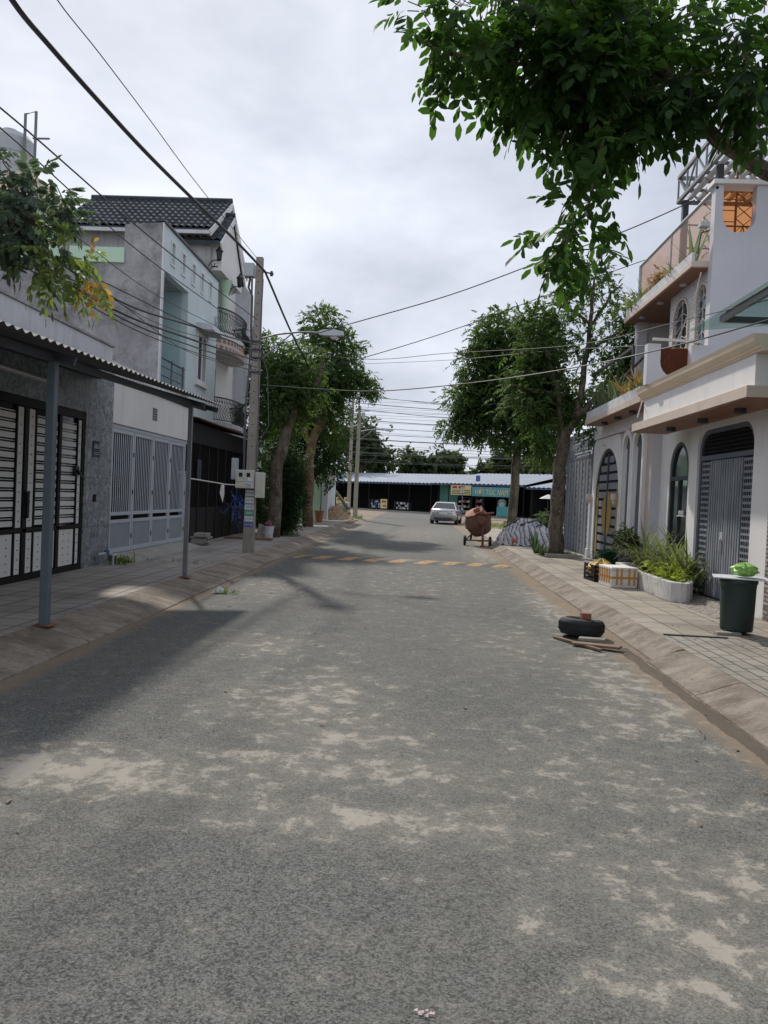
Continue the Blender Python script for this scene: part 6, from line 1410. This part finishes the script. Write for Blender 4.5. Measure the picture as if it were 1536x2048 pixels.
for (u, v, y, r, n) in ((1030, 20, 5.6, .20, 16), (1110, 100, 5.6, .28, 36), (1200, 120, 5.8, .32, 46), (1090, 140, 5.4, .13, 14), (1170, 170, 5.5, .20, 32), (1270, 180, 5.6, .24, 36), (1270, 80, 6.0, .28, 26), (950, 15, 5.5, .12, 9), (895, 35, 5.3, .06, 5), (1380, 40, 6.0, .18, 12),
                        (1100, 0, 5.9, .26, 20), (1265, 265, 5.5, .05, 6), (1385, 140, 5.4, .09, 8), (1470, 120, 5.4, .13, 13), (1520, 170, 5.3, .10, 15), (1350, 190, 5.4, .06, 6), (1195, 335, 5.2, .02, 4), (1150, 425, 5.1, .04, 7), (1135, 470, 5.1, .03, 6), (1215, 395, 5.2, .02, 4), (1500, 60, 5.6, .14, 11), (1130, 260, 5.2, .02, 3), (845, 80, 5.2, .02, 4), (840, 20, 5.3, .03, 4), (905, 110, 5.2, .03, 5), (985, 110, 5.3, .07, 8), (1180, 500, 5.1, .02, 4), (1225, 240, 5.6, .12, 12), (1175, 300, 5.3, .02, 3), (1440, 50, 5.8, .09, 6), (1180, -100, 6.2, .5, 20), (1400, -100, 6.2, .4, 12)):
    p = A_(u, v, y); nb.append((p[0], p[1], p[2], r, r*1.5, r*.8, n))
bp = [A_(1536+160, 420, 5.9), A_(1536, 345, 5.8), A_(1440, 290, 5.75), A_(1340, 160, 5.7), A_(1250, 80, 5.7), A_(1130, 0, 5.7), A_(1080, -60, 5.8)]
fk = A_(1440, 290, 5.75)
neartree('street_tree', 'near right street tree whose dark leafy branch hangs over the road', (3.75, 6.2, .15),
     [([(3.75, 6.2, .1), (3.78, 6.2, 2.0), (3.7, 6.1, 3.2), (3.5, 6.0, 3.9)], .2, .13), ([(3.55, 6.05, 3.7)]+[tuple(p) for p in bp], .075, .02), ([(3.5, 6.0, 3.9), (3.4, 6.2, 5.2), (3.0, 6.4, 6.4)], .11, .04),
      ([bp[3], A_(1220, 240, 5.4), A_(1190, 330, 5.25), A_(1175, 450, 5.15)], .018, .005), ([bp[4], A_(1080, 130, 5.5), A_(960, 120, 5.4), A_(850, 90, 5.3)], .02, .005), ([bp[2], A_(1480, 180, 5.5), A_(1500, 60, 5.6)], .02, .006)],
     nb, m_leafn, .235, 4)
lb = []
for (u, v, y, r, n) in ((30, 375, 5.1, .10, 15), (80, 410, 5.1, .11, 18), (20, 430, 5.0, .12, 18), (60, 465, 5.0, .10, 14), (-40, 390, 5.1, .14, 9), (105, 365, 5.1, .03, 4), (-40, 460, 4.9, .12, 6), (0, 320, 5.1, .04, 4), (110, 440, 5.1, .06, 5)):
    p = A_(u, v, y); lb.append((p[0], p[1], p[2], r, r*1.4, r*.8, n))
neartree('street_tree', 'near left street tree reaching in with pale green and orange leaves', (-4.3, 4.3, .15),
     [([(-4.3, 4.3, .1), (-4.35, 4.3, 2.2), (-4.2, 4.4, 3.3)], .14, .08), ([(-4.2, 4.4, 3.2), A_(-80, 420, 5.0), A_(30, 420, 5.1), A_(90, 450, 5.05)], .04, .006), ([(-4.2, 4.4, 3.2), (-4.4, 4.6, 5.0)], .06, .02), ([A_(-20, 440, 5.0), A_(60, 490, 4.95), A_(150, 545, 4.9)], .010, .003)],
     lb, m_leafl, .165, 5)
tL = bpy.data.objects[[o.name for o in COL.objects if o.get('label', '').startswith('near left street')][0]]
lb2 = []
for (u, v, y, r, n) in ((85, 510, 4.95, .05, 9), (125, 520, 4.95, .05, 9), (50, 505, 4.95, .04, 6), (155, 530, 4.9, .03, 5)):
    p = A_(u, v, y); lb2.append((p[0], p[1], p[2], r, r*1.4, r*.8, n))
P, D, seg = twigs(lb2, .2, 4); V, F = leaflets(*pinnate(P, D, .19*(.7+.5*rng.random(len(P))), 4, .42, .36, .8)); meshnp('sun_tinted_leaves', V, F, leafmat('leaf_sun_tint', (.12, .17, .05), (.28, .38, .08)), tL)  # sunlit look put into these leaves as a lighter yellow-green colour
p = A_(178, 520, 4.9); P, D, seg = twigs([(p[0], p[1], p[2], .03, .03, .03, 3)], .2, 4); V, F = leaflets(*pinnate(P, D, .15*(.7+.5*rng.random(len(P))), 4, .5, .36, .8)); meshnp('yellowing_leaves', V, F, leafmat('leaf_orange', (.50, .27, .06), (.6, .36, .08)), tL)

# ================================================================== CABLES
def cable(pts, r, lab, group, mat=None, sag=0):
    P = [Vector(p) for p in pts]
    if len(P) == 2:
        a, c = P; P = [a.lerp(c, k/24)-Vector((0, 0, sag*4*(k/24)*(1-k/24))) for k in range(25)]
    else:  # smooth through points
        Q = []
        for i in range(len(P)-1):
            p0, p1, p2, p3 = P[max(i-1, 0)], P[i], P[i+1], P[min(i+2, len(P)-1)]
            for k in range(6):
                t = k/6; Q.append(.5*((2*p1)+(-p0+p2)*t+(2*p0-5*p1+4*p2-p3)*t*t+(-p0+3*p1-3*p2+p3)*t*t*t))
        P = Q+[P[-1]]
    b = MB(); b.tube(P, r, 5, False); o = b.build('overhead_cable', mat or m_cable); tag(o, lab, 'cable', group); return o
X_ = lambda u, v, x=-4.0: at(u, v, x=x)
GC = 'overhead cables along the left side'; GX = 'overhead cables crossing the road'; GD = 'distant overhead cables'
cable([X_(-60, -150, -3.9), X_(25, 0, -3.9), X_(100, 92, -3.95), X_(200, 205, -3.95), X_(300, 313, -3.97), X_(400, 412, -4.0), X_(470, 480), X_(530, 543)], .030, 'thickest twisted black cable from the top left to the near pole head', GC)
cable([X_(60, -100, -3.7), X_(115, 0, -3.7), X_(200, 108, -3.8), X_(300, 240, -3.9), X_(400, 375, -3.95), X_(525, 530)], .007, 'thin cable just right of the thick twisted one', GC, m_cablel)
end2 = (-4.0, 52.3, 7.2)
cable([X_(530, 543), (-4.0, 26, 6.2), (-4.0, 38, 5.9), end2], .028, 'twisted black cable running from the near pole head down behind the lamp arm', GC)
lw_ = [((0, 215), (515, 640)), ((0, 255), (514, 672)), ((0, 440), (514, 690)), ((0, 470), (514, 705)), ((0, 480), (514, 722)), ((0, 492), (514, 735)), ((0, 505), (514, 745))]
midv = [(250, 432), (250, 480), (235, 600), (220, 570), (230, 620), (250, 640), (260, 655)]
for i, ((p, q), mv) in enumerate(zip(lw_, midv)):
    x = -4.05+.02*i; dd = (q[0]-p[0], q[1]-p[1])
    cable([X_(p[0]-80, p[1]-40, x), X_(*p, x), X_(*mv, x), X_((mv[0]+q[0])/2, (mv[1]+q[1])/2+4, x), X_(*q, x)], (.010, .008, .016, .010, .018, .012, .008)[i], 'one of several black cables sagging past the mint house to the near pole', GC)
for i, (p, mv) in enumerate((((150, 470), (330, 600)), ((210, 590), (350, 660)), ((230, 600), (380, 705)))):
    x = -4.2; cable([X_(60, p[1]-70, x), X_(*p, x), X_(*mv, x), X_(514, (690, 700, 742)[i], x)], .006, 'one of several black cables sagging past the mint house to the near pole', GC)
pt = (PX+.1, PY)
def cross(uv0, uv1, y0, y1, r, lab, sag=.0, mid=None, mat=None):
    a = at(*uv0, y=y0); c = at(*uv1, y=y1); P = [a, c]
    if mid: P = [a]+[at(u, v, y=y0+(y1-y0)*k) for u, v, k in mid]+[c]
    cable(P, r, lab, GX, mat, sag)
cross((520, 700), (1390, 400), 18.97, 15.0, .012, 'highest cable crossing the road from the pole to the roof rail', mid=[(700, 648, .3), (900, 590, .5), (1090, 520, .7), (1250, 462, .85)])
cross((520, 755), (1290, 520), 18.97, 19.9, .010, 'second cable crossing toward the roof slab of the white house', mid=[(640, 738, .2), (780, 700, .4), (920, 655, .58), (1100, 588, .78)])
cross((524, 770), (1536, 640), 18.97, 9.0, .010, 'nearly level cable crossing from the pole to the right edge', mid=[(640, 778, .2), (760, 782, .4), (950, 765, .6), (1150, 735, .78), (1350, 692, .92)])
cross((515, 690), (1536, 600), 18.97, 10.0, .006, 'faint thin cable crossing above the level one', mid=[(720, 718, .3), (900, 706, .5), (1150, 690, .75), (1350, 645, .9)])
cross((720, 728), (1310, 690), 30, 18, .008, 'lower thin cable crossing behind the left tree crown', mid=[(900, 720, .3), (1100, 702, .7)])
cross((700, 792), (1130, 778), 52, 22.9, .012, 'cable from the farthest pole sagging to the near right trunk', mid=[(800, 800, .3), (900, 811, .55), (1010, 806, .8)])
cross((700, 786), (960, 812), 55, 60, .02, 'double cable leaving the top of the farthest pole to the right', mid=[(800, 800, .5)])
cross((716, 818), (1000, 842), 52, 60, .02, 'cable leaving the head of the lamp pole to the right', mid=[(850, 832, .5)])
# white service cable on the white house
b = MB(); b.tube([at(1402, 545, x=4.7), at(1385, 610, x=4.75), at(1350, 690, x=4.8), at(1320, 740, x=4.85), at(1293, 780, x=4.75), at(1282, 810, x=4.4), at(1275, 835, x=4.3)], .012, 6); tag(b.build('service_cable', m_pipe), 'pale grey service cable dropping down the front of the white house', 'cable')
# cables of the cross street
rr = random.Random(8)
for i in range(26):
    v0 = 800+i*5.0+rr.uniform(-3, 3); v1 = v0+rr.uniform(-12, 22)
    y0 = 62+rr.uniform(0, 6); a = at(600, v0-6, y=y0+8); c = at(1250, v1+14, y=y0-8)
    cable([a, c], .012 if i % 7 else .03, 'one of many thin cables strung along the far cross street', GD, m_cablel, sag=rr.uniform(.1, .5))

# ================================================================== LITTER
b = MB(); p = at(435, 1183, z=.03); b.add([(p[0]-.1, p[1]-.05, .012), (p[0]+.1, p[1]-.03, .012), (p[0]+.05, p[1]+.12, .03), (p[0]+.02, p[1]+.02, .12), (p[0]+.13, p[1]+.05, .05)], [(0, 1, 3), (1, 4, 3), (4, 2, 3), (2, 0, 3)]); tag(b.build('plastic_scrap', m_paper), 'crumpled white plastic scrap against the left kerb', 'litter')
o = blades('gutter_leaves', m_grass, None, p[0]+.15, p[1]+.05, .01, .35, .3, 60, .1, .015, 1.3, .6, 81); tag(o, 'dry leaf litter round the white scrap at the left kerb', 'leaf litter', kind='stuff')
p = at(848, 2030, z=.0); b = MB(); rr = random.Random(3)
for k in range(9):
    x, y = p[0]+rr.uniform(-.028, .028), p[1]+rr.uniform(-.016, .016); b.add([(x-.007, y-.004, .006+k*.0006), (x+.007, y-.005, .008), (x+.006, y+.005, .012), (x-.005, y+.004, .006)], [(0, 1, 2, 3)])
tag(b.build('paper_scrap', M('pink_paper', (.62, .46, .46), .8, .3, 40, 0)), 'tiny torn pink and white paper at the bottom of the picture', 'litter')
V = []; F = []; rr = np.random.default_rng(21)
for i in range(340):
    k = rr.random(); x = rr.uniform(-3.3, -2.6) if k < .3 else (rr.uniform(2.0, 4.8) if k < .8 else rr.uniform(-3, 2.6)); y = rr.uniform(3, 26); z = .006 if -3.4 < x < 2.6 else (.156 if x > 3.1 or x < -4.1 else .12); a = rr.random()*6.28; l = rr.uniform(.015, .04); w = l*.35; o_ = len(V)
    c, s = math.cos(a), math.sin(a); V += [(x-l*c, y-l*s, z), (x+w*s, y-w*c, z+.008), (x+l*c, y+l*s, z+.004), (x-w*s, y+w*c, z+.008)]; F.append((o_, o_+1, o_+2, o_+3))
o = meshnp('fallen_leaves', np.array(V), np.array(F), m_timber); tag(o, 'scattered small dry leaves on road and pavements', 'leaf litter', kind='stuff')
b = MB(); p = at(1405, 1470, z=0); b.tube([(p[0]-.03, p[1]-.12, .01), (p[0], p[1], .02), (p[0]+.01, p[1]+.12, .012)], .004, 5); tag(b.build('twig', m_woodp), 'thin bent dark twig lying near the right gutter', 'twig')
